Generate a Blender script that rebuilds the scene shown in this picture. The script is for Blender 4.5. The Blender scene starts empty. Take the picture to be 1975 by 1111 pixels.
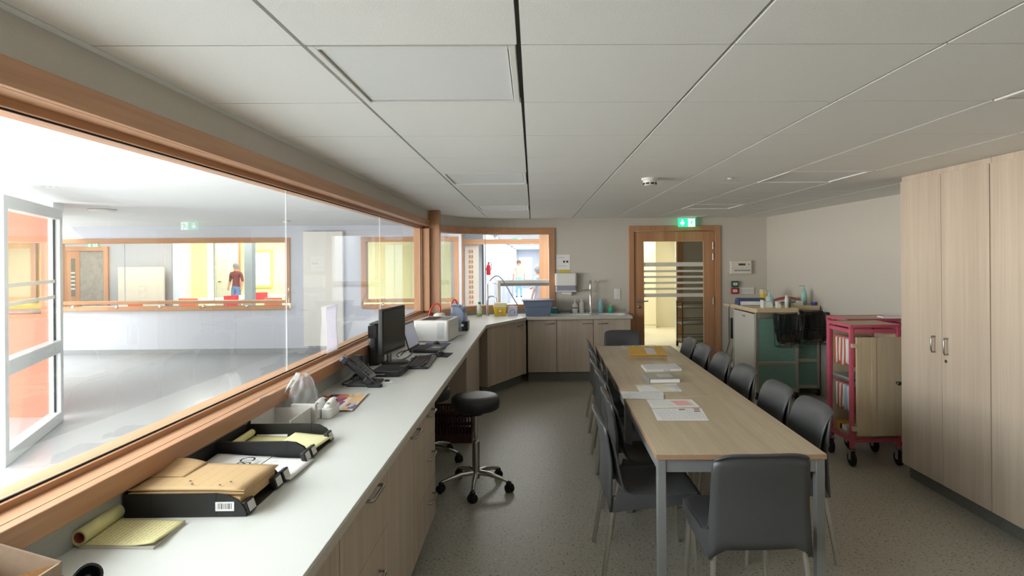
import bpy, bmesh, math, random
from mathutils import Vector, Matrix
random.seed(7)
S = bpy.context.scene
COL = S.collection
# ------------------------------------------------------------------ camera
H = 1.635                                   # eye height
F, PX, PY, YAW, ROLL = 1138.24, 1041.97, 502.21, -.0124, -.0072
cam = bpy.data.cameras.new('camera'); cam_o = bpy.data.objects.new('camera', cam); COL.objects.link(cam_o)
cam.sensor_width = 36; cam.lens = F/1975*36
cam.shift_x = (987.5-PX)/1975; cam.shift_y = (PY-555.5)/1975
cam.clip_start = .02; cam.clip_end = 200
cyw, syw = math.cos(YAW), math.sin(YAW); cr, sr = math.cos(ROLL), math.sin(ROLL)
rows = [(cr*cyw, -sr, cr*syw), (sr*cyw, cr, sr*syw), (-syw, 0, cyw)]
w2b = lambda r: Vector((r[0], r[2], -r[1]))
rx, dn, fw = (w2b(r) for r in rows)
mw = Matrix.Identity(4)
for i in range(3):
    mw[i][0] = rx[i]; mw[i][1] = -dn[i]; mw[i][2] = -fw[i]
mw[2][3] = H
cam_o.matrix_world = mw
S.camera = cam_o
# ------------------------------------------------------------------ world, lights, exposure
S.view_settings.view_transform = 'Standard'; S.view_settings.look = 'None'
S.view_settings.exposure = 0.42; S.view_settings.gamma = 1; S.view_settings.use_curve_mapping = False
W = bpy.data.worlds.new('World'); S.world = W; W.use_nodes = True
bg = W.node_tree.nodes['Background']; bg.inputs[0].default_value = (.86, .93, 1, 1); bg.inputs[1].default_value = .9

def area(name, loc, direction, sx, sy, power, color=(1, 1, 1)):
    l = bpy.data.lights.new(name, 'AREA'); l.shape = 'RECTANGLE'; l.size = sx; l.size_y = sy
    l.energy = power; l.color = color
    o = bpy.data.objects.new(name, l); COL.objects.link(o); o.location = loc
    o.rotation_euler = Vector(direction).to_track_quat('-Z', 'Y').to_euler()
    return o
# daylight entering through the glazed facade of the hall (out of view); two added fills follow
area('daylight_facade', (-7.6, 1.6, 1.2), (1, 0, 0), 7.4, 2.1, 670, (1, .965, .92))
area('fill_hall_near', (-4.45, .05, 2.28), (0, 0, -1), 5.1, 4.7, 580, (.92, .97, 1))  # unseen overhead fill, added to brighten the hall floor and bounce light upward
area('fill_hall_rear', (-7.85, 9.2, 1.15), (.68, .74, 0), 4.2, 2.1, 35, (.95, .98, 1))  # hidden fill, added to brighten the far hall wall
# lit rooms seen through the panes
area('light_corridor_near', (-.2, 9.7, 2.25), (0, 0, -1), 1.6, 1.6, 40, (1, .97, .93))
area('light_corridor_far', (-.3, 20, 2.25), (0, 0, -1), 1.2, 16, 220, (1, .97, .93))
area('fill_corridor_end', (-.3, 31, 2.25), (0, 0, -1), 1.2, 8, 140, (1, .97, .93))  # extra fill, added to lift the dark end of the corridor
area('light_canteen', (-8, 15.5, 2.6), (0, 0, -1), 8, 4, 430, (1, .97, .9))
area('fill_canteen_rear', (-9.3, 20, 2.7), (0, 0, -1), 4, 2.5, 150, (1, .98, .92))  # extra fill, added to brighten the area around the back door
area('fill_canteen_front', (-8.5, 12.2, 2.7), (0, 0, -1), 7, 1.6, 130, (1, .97, .92))  # extra fill, added to brighten the grey canteen wall
area('light_store', (2.0, 13.0, 2.3), (0, 0, -1), 2.0, 2.0, 50, (1, .95, .80))
area('light_patio', (-8.2, 7.6, 3.6), (0, 0, -1), 3, 3, 420, (1, .97, .9))

# ------------------------------------------------------------------ materials
def lin(c):
    return tuple((v/255/12.92 if v/255 <= .04045 else ((v/255+.055)/1.055)**2.4) for v in c)+(1,)
_m = {}
def mat(name, rgb, rough=.5, metal=0., spec=.5, noise=0., nscale=60, emit=0, trans=0, bump=0, alpha=1):
    """plain procedural surface: base colour varied by a fine noise"""
    if name in _m: return _m[name]
    m = bpy.data.materials.new(name); m.use_nodes = True; _m[name] = m
    nt = m.node_tree; b = nt.nodes['Principled BSDF']
    c = lin(rgb)
    b.inputs['Roughness'].default_value = rough; b.inputs['Metallic'].default_value = metal
    b.inputs['Specular IOR Level'].default_value = spec
    b.inputs['Base Color'].default_value = c
    if noise or bump:
        tc = nt.nodes.new('ShaderNodeTexCoord'); n = nt.nodes.new('ShaderNodeTexNoise')
        n.inputs['Scale'].default_value = nscale; n.inputs['Detail'].default_value = 4
        nt.links.new(tc.outputs['Object'], n.inputs['Vector'])
        if noise:
            r = nt.nodes.new('ShaderNodeValToRGB'); r.color_ramp.elements[0].position = .3; r.color_ramp.elements[1].position = .7
            r.color_ramp.elements[0].color = tuple(x*(1-noise) for x in c[:3])+(1,)
            r.color_ramp.elements[1].color = tuple(min(1, x*(1+noise)) for x in c[:3])+(1,)
            nt.links.new(n.outputs['Fac'], r.inputs['Fac']); nt.links.new(r.outputs['Color'], b.inputs['Base Color'])
        if bump:
            bp = nt.nodes.new('ShaderNodeBump'); bp.inputs['Strength'].default_value = bump; bp.inputs['Distance'].default_value = .002
            nt.links.new(n.outputs['Fac'], bp.inputs['Height']); nt.links.new(bp.outputs['Normal'], b.inputs['Normal'])
    if emit:
        b.inputs['Emission Color'].default_value = c; b.inputs['Emission Strength'].default_value = emit
    if trans: b.inputs['Transmission Weight'].default_value = trans
    if alpha < 1: b.inputs['Alpha'].default_value = alpha
    return m
def wood(name, a, b_, axis, rough=.45, fine=55, along=2.2):
    """grained wood or laminate; axis = direction of the grain"""
    if name in _m: return _m[name]
    m = bpy.data.materials.new(name); m.use_nodes = True; _m[name] = m
    nt = m.node_tree; b = nt.nodes['Principled BSDF']; b.inputs['Roughness'].default_value = rough
    tc = nt.nodes.new('ShaderNodeTexCoord'); mp = nt.nodes.new('ShaderNodeMapping')
    sc = [fine]*3; sc['xyz'.index(axis)] = along; mp.inputs['Scale'].default_value = sc
    n = nt.nodes.new('ShaderNodeTexNoise'); n.inputs['Scale'].default_value = 1; n.inputs['Detail'].default_value = 5; n.inputs['Roughness'].default_value = .62
    n2 = nt.nodes.new('ShaderNodeTexNoise'); n2.inputs['Scale'].default_value = .16; n2.inputs['Detail'].default_value = 2
    add = nt.nodes.new('ShaderNodeMath'); add.operation = 'ADD'; mul = nt.nodes.new('ShaderNodeMath'); mul.operation = 'MULTIPLY'; mul.inputs[1].default_value = .5
    r = nt.nodes.new('ShaderNodeValToRGB')
    r.color_ramp.elements[0].position = .36; r.color_ramp.elements[1].position = .64
    r.color_ramp.elements[0].color = lin(a); r.color_ramp.elements[1].color = lin(b_)
    L = nt.links.new
    L(tc.outputs['Object'], mp.inputs['Vector']); L(mp.outputs['Vector'], n.inputs['Vector']); L(mp.outputs['Vector'], n2.inputs['Vector'])
    L(n.outputs['Fac'], add.inputs[0]); L(n2.outputs['Fac'], add.inputs[1]); L(add.outputs[0], mul.inputs[0]); L(mul.outputs[0], r.inputs['Fac'])
    L(r.outputs['Color'], b.inputs['Base Color'])
    return m
def floor_mat(name, base, dark, light, rough):
    """speckled vinyl"""
    m = bpy.data.materials.new(name); m.use_nodes = True; _m[name] = m
    nt = m.node_tree; b = nt.nodes['Principled BSDF']; b.inputs['Roughness'].default_value = rough
    L = nt.links.new
    tc = nt.nodes.new('ShaderNodeTexCoord')
    def specks(scale, th):
        n = nt.nodes.new('ShaderNodeTexNoise'); n.inputs['Scale'].default_value = scale; n.inputs['Detail'].default_value = 1
        L(tc.outputs['Object'], n.inputs['Vector'])
        g = nt.nodes.new('ShaderNodeValToRGB'); g.color_ramp.elements[0].position = th; g.color_ramp.elements[1].position = th+.035
        L(n.outputs['Fac'], g.inputs['Fac']); return g.outputs['Color']
    big = nt.nodes.new('ShaderNodeTexNoise'); big.inputs['Scale'].default_value = 38; big.inputs['Detail'].default_value = 4
    L(tc.outputs['Object'], big.inputs['Vector'])
    m0 = nt.nodes.new('ShaderNodeMix'); m0.data_type = 'RGBA'
    m0.inputs['A'].default_value = tuple(x*.86 for x in lin(base)[:3])+(1,); m0.inputs['B'].default_value = tuple(x*1.12 for x in lin(base)[:3])+(1,)
    L(big.outputs['Fac'], m0.inputs['Factor'])
    m1 = nt.nodes.new('ShaderNodeMix'); m1.data_type = 'RGBA'; m1.inputs['B'].default_value = lin(dark)
    L(specks(75, .635), m1.inputs['Factor']); L(m0.outputs['Result'], m1.inputs['A'])
    m2 = nt.nodes.new('ShaderNodeMix'); m2.data_type = 'RGBA'; m2.inputs['B'].default_value = lin(light)
    L(specks(58, .69), m2.inputs['Factor']); L(m1.outputs['Result'], m2.inputs['A'])
    L(m2.outputs['Result'], b.inputs['Base Color'])
    return m
def glass_mat(name, tint=(1, 1, 1), refl=.5):
    """clear pane: Fresnel mix of see-through and mirror"""
    m = bpy.data.materials.new(name); m.use_nodes = True; _m[name] = m
    nt = m.node_tree; nt.nodes.clear(); L = nt.links.new
    o = nt.nodes.new('ShaderNodeOutputMaterial'); mix = nt.nodes.new('ShaderNodeMixShader')
    t = nt.nodes.new('ShaderNodeBsdfTransparent'); t.inputs[0].default_value = tint+(1,)
    g = nt.nodes.new('ShaderNodeBsdfGlossy'); g.inputs['Roughness'].default_value = .01
    fr = nt.nodes.new('ShaderNodeFresnel'); fr.inputs[0].default_value = 1.3
    mu = nt.nodes.new('ShaderNodeMath'); mu.operation = 'MULTIPLY'; mu.inputs[1].default_value = refl
    L(fr.outputs[0], mu.inputs[0]); L(mu.outputs[0], mix.inputs[0]); L(t.outputs[0], mix.inputs[1]); L(g.outputs[0], mix.inputs[2]); L(mix.outputs[0], o.inputs[0])
    return m
def film_mat(name, col, opac, rough=.25):
    """thin translucent plastic or frosted film"""
    m = bpy.data.materials.new(name); m.use_nodes = True; _m[name] = m
    nt = m.node_tree; nt.nodes.clear(); L = nt.links.new
    o = nt.nodes.new('ShaderNodeOutputMaterial'); mix = nt.nodes.new('ShaderNodeMixShader'); mix.inputs[0].default_value = opac
    t = nt.nodes.new('ShaderNodeBsdfTransparent'); p = nt.nodes.new('ShaderNodeBsdfPrincipled')
    p.inputs['Base Color'].default_value = lin(col); p.inputs['Roughness'].default_value = rough
    L(t.outputs[0], mix.inputs[1]); L(p.outputs[0], mix.inputs[2]); L(mix.outputs[0], o.inputs[0])
    return m
def print_mat(name, paper, ink, lines=60, axis='y', frac=.42, rough=.7, second=None):
    """paper with rows of small print"""
    m = bpy.data.materials.new(name); m.use_nodes = True; _m[name] = m
    nt = m.node_tree; b = nt.nodes['Principled BSDF']; b.inputs['Roughness'].default_value = rough; L = nt.links.new
    tc = nt.nodes.new('ShaderNodeTexCoord'); sp = nt.nodes.new('ShaderNodeSeparateXYZ'); L(tc.outputs['Generated'], sp.inputs[0])
    def math_(op, a, v=None, c=None):
        n = nt.nodes.new('ShaderNodeMath'); n.operation = op
        if isinstance(a, float): n.inputs[0].default_value = a
        else: L(a, n.inputs[0])
        if v is not None:
            if isinstance(v, float): n.inputs[1].default_value = v
            else: L(v, n.inputs[1])
        return n.outputs[0]
    al = sp.outputs['XYZ'.index(axis.upper())]; ac = sp.outputs['XYZ'.index({'x': 'Y', 'y': 'X', 'z': 'X'}[axis])]
    row = math_('FRACT', math_('MULTIPLY', al, float(lines)))
    on = math_('LESS_THAN', row, frac)
    nz = nt.nodes.new('ShaderNodeTexNoise'); nz.inputs['Scale'].default_value = 1; nz.inputs['Detail'].default_value = 2
    cb = nt.nodes.new('ShaderNodeCombineXYZ'); L(math_('MULTIPLY', ac, 26.), cb.inputs[0]); L(math_('FLOOR', math_('MULTIPLY', al, float(lines))), cb.inputs[1]); L(cb.outputs[0], nz.inputs['Vector'])
    wd = math_('GREATER_THAN', nz.outputs['Fac'], .47)
    mg = math_('MULTIPLY', math_('GREATER_THAN', ac, .08), math_('LESS_THAN', ac, .92))
    mg2 = math_('MULTIPLY', math_('GREATER_THAN', al, .06), math_('LESS_THAN', al, .94))
    k = math_('MULTIPLY', math_('MULTIPLY', on, wd), math_('MULTIPLY', mg, mg2))
    k = math_('MULTIPLY', k, .5)
    mx = nt.nodes.new('ShaderNodeMix'); mx.data_type = 'RGBA'; mx.inputs['A'].default_value = lin(paper); mx.inputs['B'].default_value = lin(ink)
    L(k, mx.inputs['Factor']); L(mx.outputs['Result'], b.inputs['Base Color'])
    return m
def patches_mat(name, cols, scale=5, rough=.35):
    """printed cover: blocks of several inks"""
    m = bpy.data.materials.new(name); m.use_nodes = True; _m[name] = m
    nt = m.node_tree; b = nt.nodes['Principled BSDF']; b.inputs['Roughness'].default_value = rough; L = nt.links.new
    tc = nt.nodes.new('ShaderNodeTexCoord'); v = nt.nodes.new('ShaderNodeTexVoronoi'); v.distance = 'CHEBYCHEV'; v.inputs['Scale'].default_value = scale
    L(tc.outputs['Generated'], v.inputs['Vector'])
    sp = nt.nodes.new('ShaderNodeSeparateXYZ'); L(v.outputs['Color'], sp.inputs[0])
    r = nt.nodes.new('ShaderNodeValToRGB'); r.color_ramp.interpolation = 'CONSTANT'
    while len(r.color_ramp.elements) < len(cols): r.color_ramp.elements.new(.5)
    for i, c in enumerate(cols):
        r.color_ramp.elements[i].position = i/len(cols); r.color_ramp.elements[i].color = lin(c)
    L(sp.outputs[0], r.inputs['Fac']); L(r.outputs['Color'], b.inputs['Base Color'])
    return m

WALL = mat('wall_paint', (204, 198, 187), .75, noise=.03, nscale=180, bump=.25)
WALLW = mat('white_wall_paint', (208, 213, 224), .7, noise=.02, nscale=120)
TILE = mat('ceiling_tile_fleece', (234, 234, 229), .85, noise=.05, nscale=240, bump=.3)
VOID = mat('ceiling_void', (120, 119, 114), .9, noise=.05, nscale=30)
HCEIL = mat('hall_ceiling_paint', (224, 228, 230), .8, noise=.015, nscale=80)
FLOOR = floor_mat('speckled_vinyl', (172, 168, 155), (88, 82, 74), (210, 204, 192), .38)
FLOORH = floor_mat('hall_vinyl', (172, 176, 178), (160, 163, 163), (184, 188, 190), .3)
PLINTH = mat('plinth_vinyl', (112, 112, 106), .5, noise=.18, nscale=90)
BEECH = {a: wood('beech_'+a, (176, 126, 90), (200, 153, 114), a, .42, 45, 1.6) for a in 'xyz'}
OAK = {a: wood('oak_laminate_'+a, (188, 171, 152), (208, 192, 173), a, .5, 75, 1.6) for a in 'xyz'}
TABLEW = wood('table_oak', (180, 162, 134), (200, 183, 155), 'y', .4, 90, 3)
TEDGE = mat('table_edging', (178, 142, 112), .5, noise=.08, nscale=60)
CREAM = wood('birch_panel', (190, 172, 142), (208, 191, 162), 'z', .5, 40, 2)
WORK = mat('worktop_laminate', (212, 214, 208), .38, noise=.03, nscale=260)
WORKE = mat('worktop_edge', (206, 198, 186), .5, noise=.05, nscale=80)
SHELL = mat('chair_shell_grey', (76, 77, 78), .40, noise=.05, nscale=200, bump=.1)
ALU = mat('matt_aluminium', (196, 194, 186), .35, .85, noise=.03, nscale=60)
STEEL = mat('brushed_steel', (170, 168, 162), .32, 1, noise=.04, nscale=90)
CHROME = mat('chrome', (215, 214, 210), .1, 1, noise=.01, nscale=20)
TFRAME = mat('table_frame_paint', (150, 152, 152), .45, .3, noise=.03, nscale=80)
BLACK = mat('black_plastic', (30, 30, 31), .45, noise=.1, nscale=150)
BLACKG = mat('black_gloss', (18, 18, 20), .18, noise=.05, nscale=40)
TRAYB = mat('letter_tray_black', (34, 34, 34), .5, noise=.12, nscale=200)
RUBBER = mat('rubber', (24, 24, 25), .8, noise=.1, nscale=90)
LEATHER = mat('black_vinyl_upholstery', (48, 48, 52), .4, noise=.08, nscale=120, bump=.15)
WHITEP = mat('white_plastic', (232, 231, 226), .4, noise=.015, nscale=80)
GREYP = mat('grey_plastic', (150, 150, 148), .45, noise=.03, nscale=80)
LILAC = mat('lilac_grey_plastic', (176, 178, 200), .35, noise=.04, nscale=20)
PAPER = mat('white_paper', (236, 236, 232), .8, noise=.015, nscale=40)
KRAFT = mat('kraft_card', (196, 162, 116), .8, noise=.06, nscale=50)
CARD = mat('cardboard', (152, 130, 108), .85, noise=.06, nscale=60)
CARDE = mat('cardboard_edge', (196, 150, 104), .85, noise=.12, nscale=120)
GREYCARD = mat('grey_card', (206, 202, 196), .8, noise=.03, nscale=40)
YPAD = mat('yellow_paper', (226, 218, 156), .8, noise=.03, nscale=40)
RED = mat('red_plastic', (192, 30, 36), .4, noise=.05, nscale=40)
PINK = mat('raspberry_enamel', (196, 88, 110), .4, noise=.05, nscale=30)
GREEN = mat('green_enamel_panel', (112, 148, 134), .5, noise=.05, nscale=25)
SHUT = mat('pale_shutter', (206, 202, 194), .55, noise=.02, nscale=40)
BLUE = mat('blue_plastic', (106, 117, 140), .5, noise=.04, nscale=30)
NAVY = mat('navy_card', (44, 70, 128), .6, noise=.06, nscale=30)
GLASS = glass_mat('clear_pane', (.985, .99, .985), .25)
FROST = film_mat('frosted_film', (232, 230, 216), .8, .6)
CLEAR = film_mat('clear_plastic', (225, 228, 230), .28, .12)
BINBAG = film_mat('black_bin_liner', (14, 14, 15), .62, .14)

# ------------------------------------------------------------------ mesh helpers
class MB:
    def __init__(s): s.v = []; s.f = []; s.sm = []
    def add(s, vs, fs, smooth=False):
        k = len(s.v); s.v += [tuple(v) for v in vs]
        for f in fs: s.f.append(tuple(i+k for i in f)); s.sm.append(smooth)
        return s
    def box(s, x0, y0, z0, x1, y1, z1, M=None):
        vs = [Vector(p) for p in ((x0, y0, z0), (x1, y0, z0), (x1, y1, z0), (x0, y1, z0), (x0, y0, z1), (x1, y0, z1), (x1, y1, z1), (x0, y1, z1))]
        if M: vs = [M @ v for v in vs]
        return s.add(vs, [(0, 3, 2, 1), (4, 5, 6, 7), (0, 1, 5, 4), (1, 2, 6, 5), (2, 3, 7, 6), (3, 0, 4, 7)])
    def cbox(s, c, d, M=None):
        return s.box(c[0]-d[0]/2, c[1]-d[1]/2, c[2]-d[2]/2, c[0]+d[0]/2, c[1]+d[1]/2, c[2]+d[2]/2, M)
    def prism(s, poly, z0, z1, M=None):
        n = len(poly); vs = [Vector((p[0], p[1], z0)) for p in poly]+[Vector((p[0], p[1], z1)) for p in poly]
        if M: vs = [M @ v for v in vs]
        return s.add(vs, [tuple(range(n-1, -1, -1)), tuple(range(n, 2*n))]+[(i, (i+1) % n, (i+1) % n+n, i+n) for i in range(n)])
    def rbox(s, x0, y0, z0, x1, y1, z1, r, n=4, M=None):
        """box with rounded vertical corners"""
        return s.prism(rpoly(x0, y0, x1, y1, r, n), z0, z1, M)
    def tube(s, pts, r, n=8, cap=True):
        pts = [Vector(p) for p in pts]; rr = r if isinstance(r, (list, tuple)) else [r]*len(pts)
        rings = []; up = None
        for i, p in enumerate(pts):
            d = (pts[min(i+1, len(pts)-1)]-pts[max(i-1, 0)]).normalized()
            if up is None: up = Vector((0, 0, 1)) if abs(d.z) < .9 else Vector((1, 0, 0))
            a = d.cross(up)
            if a.length < 1e-4: a = d.cross(Vector((0, 1, 0)))
            a.normalize(); b = a.cross(d).normalized(); up = b
            rings.append([p+(a*math.cos(2*math.pi*k/n)+b*math.sin(2*math.pi*k/n))*rr[i] for k in range(n)])
        vs = [v for r_ in rings for v in r_]; fs = []
        for i in range(len(pts)-1):
            for k in range(n): fs.append((i*n+k, i*n+(k+1) % n, (i+1)*n+(k+1) % n, (i+1)*n+k))
        s.add(vs, fs, True)
        if cap:
            m = len(pts)-1
            s.add(rings[0], [tuple(range(n-1, -1, -1))]); s.add(rings[m], [tuple(range(n))])
        return s
    def lathe(s, prof, c=(0, 0, 0), n=20, M=None, sx=1, sy=1, smooth=True):
        vs = []; fs = []
        for (r, z) in prof:
            for k in range(n):
                a = 2*math.pi*k/n; v = Vector((c[0]+r*sx*math.cos(a), c[1]+r*sy*math.sin(a), c[2]+z)); vs.append(M @ v if M else v)
        for i in range(len(prof)-1):
            for k in range(n): fs.append((i*n+k, i*n+(k+1) % n, (i+1)*n+(k+1) % n, (i+1)*n+k))
        s.add(vs, fs, smooth)
        m = len(prof)-1
        if prof[0][0] > 1e-4: s.add(vs[:n], [tuple(range(n-1, -1, -1))])
        if prof[m][0] > 1e-4: s.add(vs[m*n:], [tuple(range(n))])
        return s
    def sweep(s, path, n0, n1, z0, z1):
        """rectangular section along an open plan path; n = distance to the left of the path"""
        P = [Vector((p[0], p[1])) for p in path]; vs = []; k = len(P)
        for i, p in enumerate(P):
            d = (P[min(i+1, k-1)]-P[max(i-1, 0)]).normalized(); nr = Vector((-d.y, d.x))
            a, b = p+nr*n0, p+nr*n1
            vs += [(a.x, a.y, z0), (b.x, b.y, z0), (b.x, b.y, z1), (a.x, a.y, z1)]
        fs = [(0, 1, 2, 3), tuple(4*(k-1)+j for j in (3, 2, 1, 0))]
        for i in range(k-1):
            for j in range(4): fs.append((4*i+j, 4*i+4+j, 4*i+4+(j+1) % 4, 4*i+(j+1) % 4))
        return s.add(vs, fs)
    def grid(s, fn, nu, nv, smooth=True):
        vs = [fn(i/nu, j/nv) for j in range(nv+1) for i in range(nu+1)]
        return s.add(vs, [(j*(nu+1)+i, j*(nu+1)+i+1, (j+1)*(nu+1)+i+1, (j+1)*(nu+1)+i) for j in range(nv) for i in range(nu)], smooth)
    def mesh(s, name):
        me = bpy.data.meshes.new(name); me.from_pydata(s.v, [], s.f); me.polygons.foreach_set('use_smooth', s.sm)
        bm = bmesh.new(); bm.from_mesh(me); bmesh.ops.recalc_face_normals(bm, faces=bm.faces); bm.to_mesh(me); bm.free()
        me.update(); return me
    def build(s, name, m, parent=None, bevel=0, solid=0, sub=0):
        return obj(name, s.mesh(name), m, parent, bevel, solid, sub)
def rpoly(x0, y0, x1, y1, r, n=4):
    out = []
    for (cx, cy, a0) in ((x1-r, y1-r, 0), (x0+r, y1-r, 90), (x0+r, y0+r, 180), (x1-r, y0+r, 270)):
        for k in range(n+1):
            a = math.radians(a0+90*k/n); out.append((cx+r*math.cos(a), cy+r*math.sin(a)))
    return out
def obj(name, me, m, parent=None, bevel=0, solid=0, sub=0):
    o = bpy.data.objects.new(name, me); COL.objects.link(o)
    if m is not None and not me.materials: me.materials.append(m)
    if parent: o.parent = parent
    if solid:
        q = o.modifiers.new('solid', 'SOLIDIFY'); q.thickness = solid; q.offset = 0
    if sub:
        q = o.modifiers.new('sub', 'SUBSURF'); q.levels = sub; q.render_levels = sub
    if bevel:
        q = o.modifiers.new('bevel', 'BEVEL'); q.width = bevel; q.segments = 2; q.limit_method = 'ANGLE'; q.angle_limit = math.radians(40)
    return o
def tag(o, label, cat, group=None, kind=None):
    o['label'] = label; o['category'] = cat
    if group: o['group'] = group
    if kind: o['kind'] = kind
    return o
def thing(name, label, cat, loc=(0, 0, 0), rz=0, group=None, kind=None):
    o = bpy.data.objects.new(name, None); COL.objects.link(o); o.empty_display_size = .1
    o.location = loc; o.rotation_euler = (0, 0, math.radians(rz)); return tag(o, label, cat, group, kind)
def dup(root, label, loc, rz=0):
    r = root.copy(); COL.objects.link(r); r.location = loc; r.rotation_euler = (0, 0, math.radians(rz)); r['label'] = label
    for ch in list(root.children):
        c = ch.copy(); COL.objects.link(c); c.parent = r
        for g in list(ch.children):
            d = g.copy(); COL.objects.link(d); d.parent = c
    return r
def B(*a): return MB().box(*a)
def struct(name, mb, m, label, cat, **k): return tag(mb.build(name, m, **k), label, cat, kind='structure')
def bez(p0, p1, p2, p3, n=14):
    p0, p1, p2, p3 = (Vector(p) for p in (p0, p1, p2, p3))
    return [p0*(1-t)**3+p1*3*t*(1-t)**2+p2*3*t*t*(1-t)+p3*t**3 for t in (i/n for i in range(n+1))]
R = math.radians
CE = 2.237                                   # ceiling underside
CT = .88                                     # worktop height

# ================================================================== THE ROOM SHELL
struct('floor', B(-1.235, -1.3, -.1, 3.7, 8.55, 0), FLOOR, 'speckled grey beige vinyl floor of the room', 'floor')
ceil = thing('ceiling', 'suspended ceiling of square white mineral tiles', 'ceiling', kind='structure')
B(-1.40, -1.4, 2.262, 3.8, 8.62, 2.42).build('soffit', VOID, ceil)
LIGHTS = {(c, r) for c in (0, 4) for r in (0, 4, 8)}
GX, GY = -.635, 1.648
tile_me = {}
for c in range(-1, 7):
    for r in range(-4, 12):
        if (c, r) in LIGHTS: continue
        w = .6 if c < 6 else .62; d = .6 if r < 11 else .30
        if (w, d) not in tile_me:
            tile_me[(w, d)] = B(.006, .003, 0, w-.006, d-.003, .02).mesh('ceiling_tile'); tile_me[(w, d)].materials.append(TILE)
        o = obj('ceiling_tile', tile_me[(w, d)], None, ceil); o.location = (GX+.6*c, GY+.6*r, CE)
# edge angle of the ceiling along the window wall
struct('trim_1', B(-1.235, -1.2, CE-.006, -1.212, 7.0, CE-.001), TILE, 'thin white metal angle where the ceiling meets the window wall', 'trim')
LIT = mat('light_diffuser', (232, 234, 232), .5, noise=.01, nscale=50)
lab = {(0, 0): 'switched-off square ceiling light nearest the long window and the camera', (0, 4): 'switched-off square ceiling light halfway along the long window',
       (0, 8): 'switched-off square ceiling light near the wooden post by the sinks', (4, 0): 'switched-off square ceiling light above the tall cupboard, at the picture edge',
       (4, 4): 'switched-off square ceiling light between the smoke detector and the tall cupboard', (4, 8): 'switched-off square ceiling light in front of the exit sign'}
for (c, r) in sorted(LIGHTS):
    t = thing('ceiling_light', lab[(c, r)], 'ceiling light', (GX+.6*c+.3, GY+.6*r+.3, CE), group='square ceiling lights')
    f = MB()
    for a in ((-.29, -.297, -.27, .297), (.27, -.297, .29, .297), (-.27, -.297, .27, -.277), (-.27, .277, .27, .297)): f.box(a[0], a[1], -.004, a[2], a[3], .024)
    f.build('frame', WHITEP, t, bevel=.002)
    B(-.266, -.273, .004, .266, .273, .02).build('diffuser', LIT, t)

# left wall with the long internal window
wl = MB()
wl.box(-1.385, -1.3, 0, -1.235, 7.1, .96); wl.box(-1.385, -1.3, 2.10, -1.235, 7.1, 2.30); wl.box(-1.385, -1.3, .96, -1.235, -.60, 2.10)
struct('wall_left', wl, WALL, 'grey painted wall below and above the long internal window', 'wall')
w1 = thing('window_1', 'long beech-framed internal window above the counter, looking into the hall', 'window', (0, 0, 0), kind='structure')
B(-1.235, -.6, 2.048, -1.213, 7.0, 2.118).build('casing', BEECH['y'], w1, bevel=.003)
B(-1.393, -.6, 2.023, -1.297, 7.0, 2.10).build('head', BEECH['y'], w1, bevel=.002)
B(-1.297, -.6, 2.048, -1.235, 7.0, 2.10).build('soffit_lining', BEECH['y'], w1)
B(-1.235, -.6, .965, -1.2, 7.0, 1.031).build('apron', BEECH['y'], w1, bevel=.004)
B(-1.297, -.6, .96, -1.235, 7.0, 1.031).build('window_sill', BEECH['y'], w1)
B(-1.393, -.6, .96, -1.297, 7.0, 1.05).build('bottom_rail', BEECH['y'], w1, bevel=.002)
B(-1.393, 6.95, 1.05, -1.215, 7.0, 2.023).build('jamb', BEECH['z'], w1, bevel=.003)
B(-1.393, 6.925, 1.05, -1.297, 6.95, 2.023).build('jamb_bead', BEECH['z'], w1, bevel=.002)
g = MB(); g.box(-1.316, -.6, 1.05, -1.310, 6.925, 1.055); g.box(-1.316, -.6, 2.018, -1.310, 6.925, 2.023); g.box(-1.316, 6.92, 1.055, -1.310, 6.925, 2.018)
g.build('gasket', RUBBER, w1)
jn = mat('pane_joint_silicone', (206, 210, 210), .3, noise=.02)
for y0, y1 in ((-.6, 1.24), (1.243, 3.178), (3.184, 5.115), (5.121, 6.925)):
    B(-1.325, y0, 1.05, -1.319, y1, 2.023).build('pane', GLASS, w1)
for y in (1.24, 3.178, 5.115): B(-1.3235, y+.0015, 1.05, -1.3205, y+.0045, 2.023).build('pane_joint', jn, w1)
struct('trim_2', B(-1.385, 7.0, 0, -1.104, 7.1, CE-.001), BEECH['z'], 'square beech post between the long window and the curved window', 'post', bevel=.004)

# curved corner wall with its window, then the far wall with the door
AC, AR = (-.135, 7.4), 1.1
def arc(a0, a1, n): return [(AC[0]+AR*math.cos(R(a0+(a1-a0)*i/n)), AC[1]+AR*math.sin(R(a0+(a1-a0)*i/n))) for i in range(n+1)]
path = [(-1.235, 7.1)]+arc(180, 90, 16)+[(.27, 8.5)]
wc = MB(); wc.sweep(path, 0, .12, 0, .93); wc.sweep(path, 0, .12, 2.07, 2.30)
struct('wall_curved', wc, WALL, 'curved grey wall rounding the corner around the sink window', 'wall')
wf = MB()
wf.box(.27, 8.5, 0, 1.44, 8.62, 2.30); wf.box(1.44, 8.5, 2.09, 2.65, 8.62, 2.30); wf.box(2.65, 8.5, 0, 3.7, 8.62, 2.30)
struct('wall_far', wf, WALL, 'grey painted end wall with the glazed door', 'wall')
w2 = thing('window_2', 'curved beech-framed internal window above the sinks, looking down a corridor', 'window', kind='structure')
wp = [(-1.235, 7.1)]+arc(180, 90, 16)+[(.316, 8.5)]
wp = [(x-.0, y) for x, y in wp]
MB().sweep(wp, -.022, 0, 2.009, 2.101).build('casing', BEECH['x'], w2, bevel=.003)
MB().sweep(path, .0, .12, 2.009, 2.07).build('head', BEECH['x'], w2)
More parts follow.
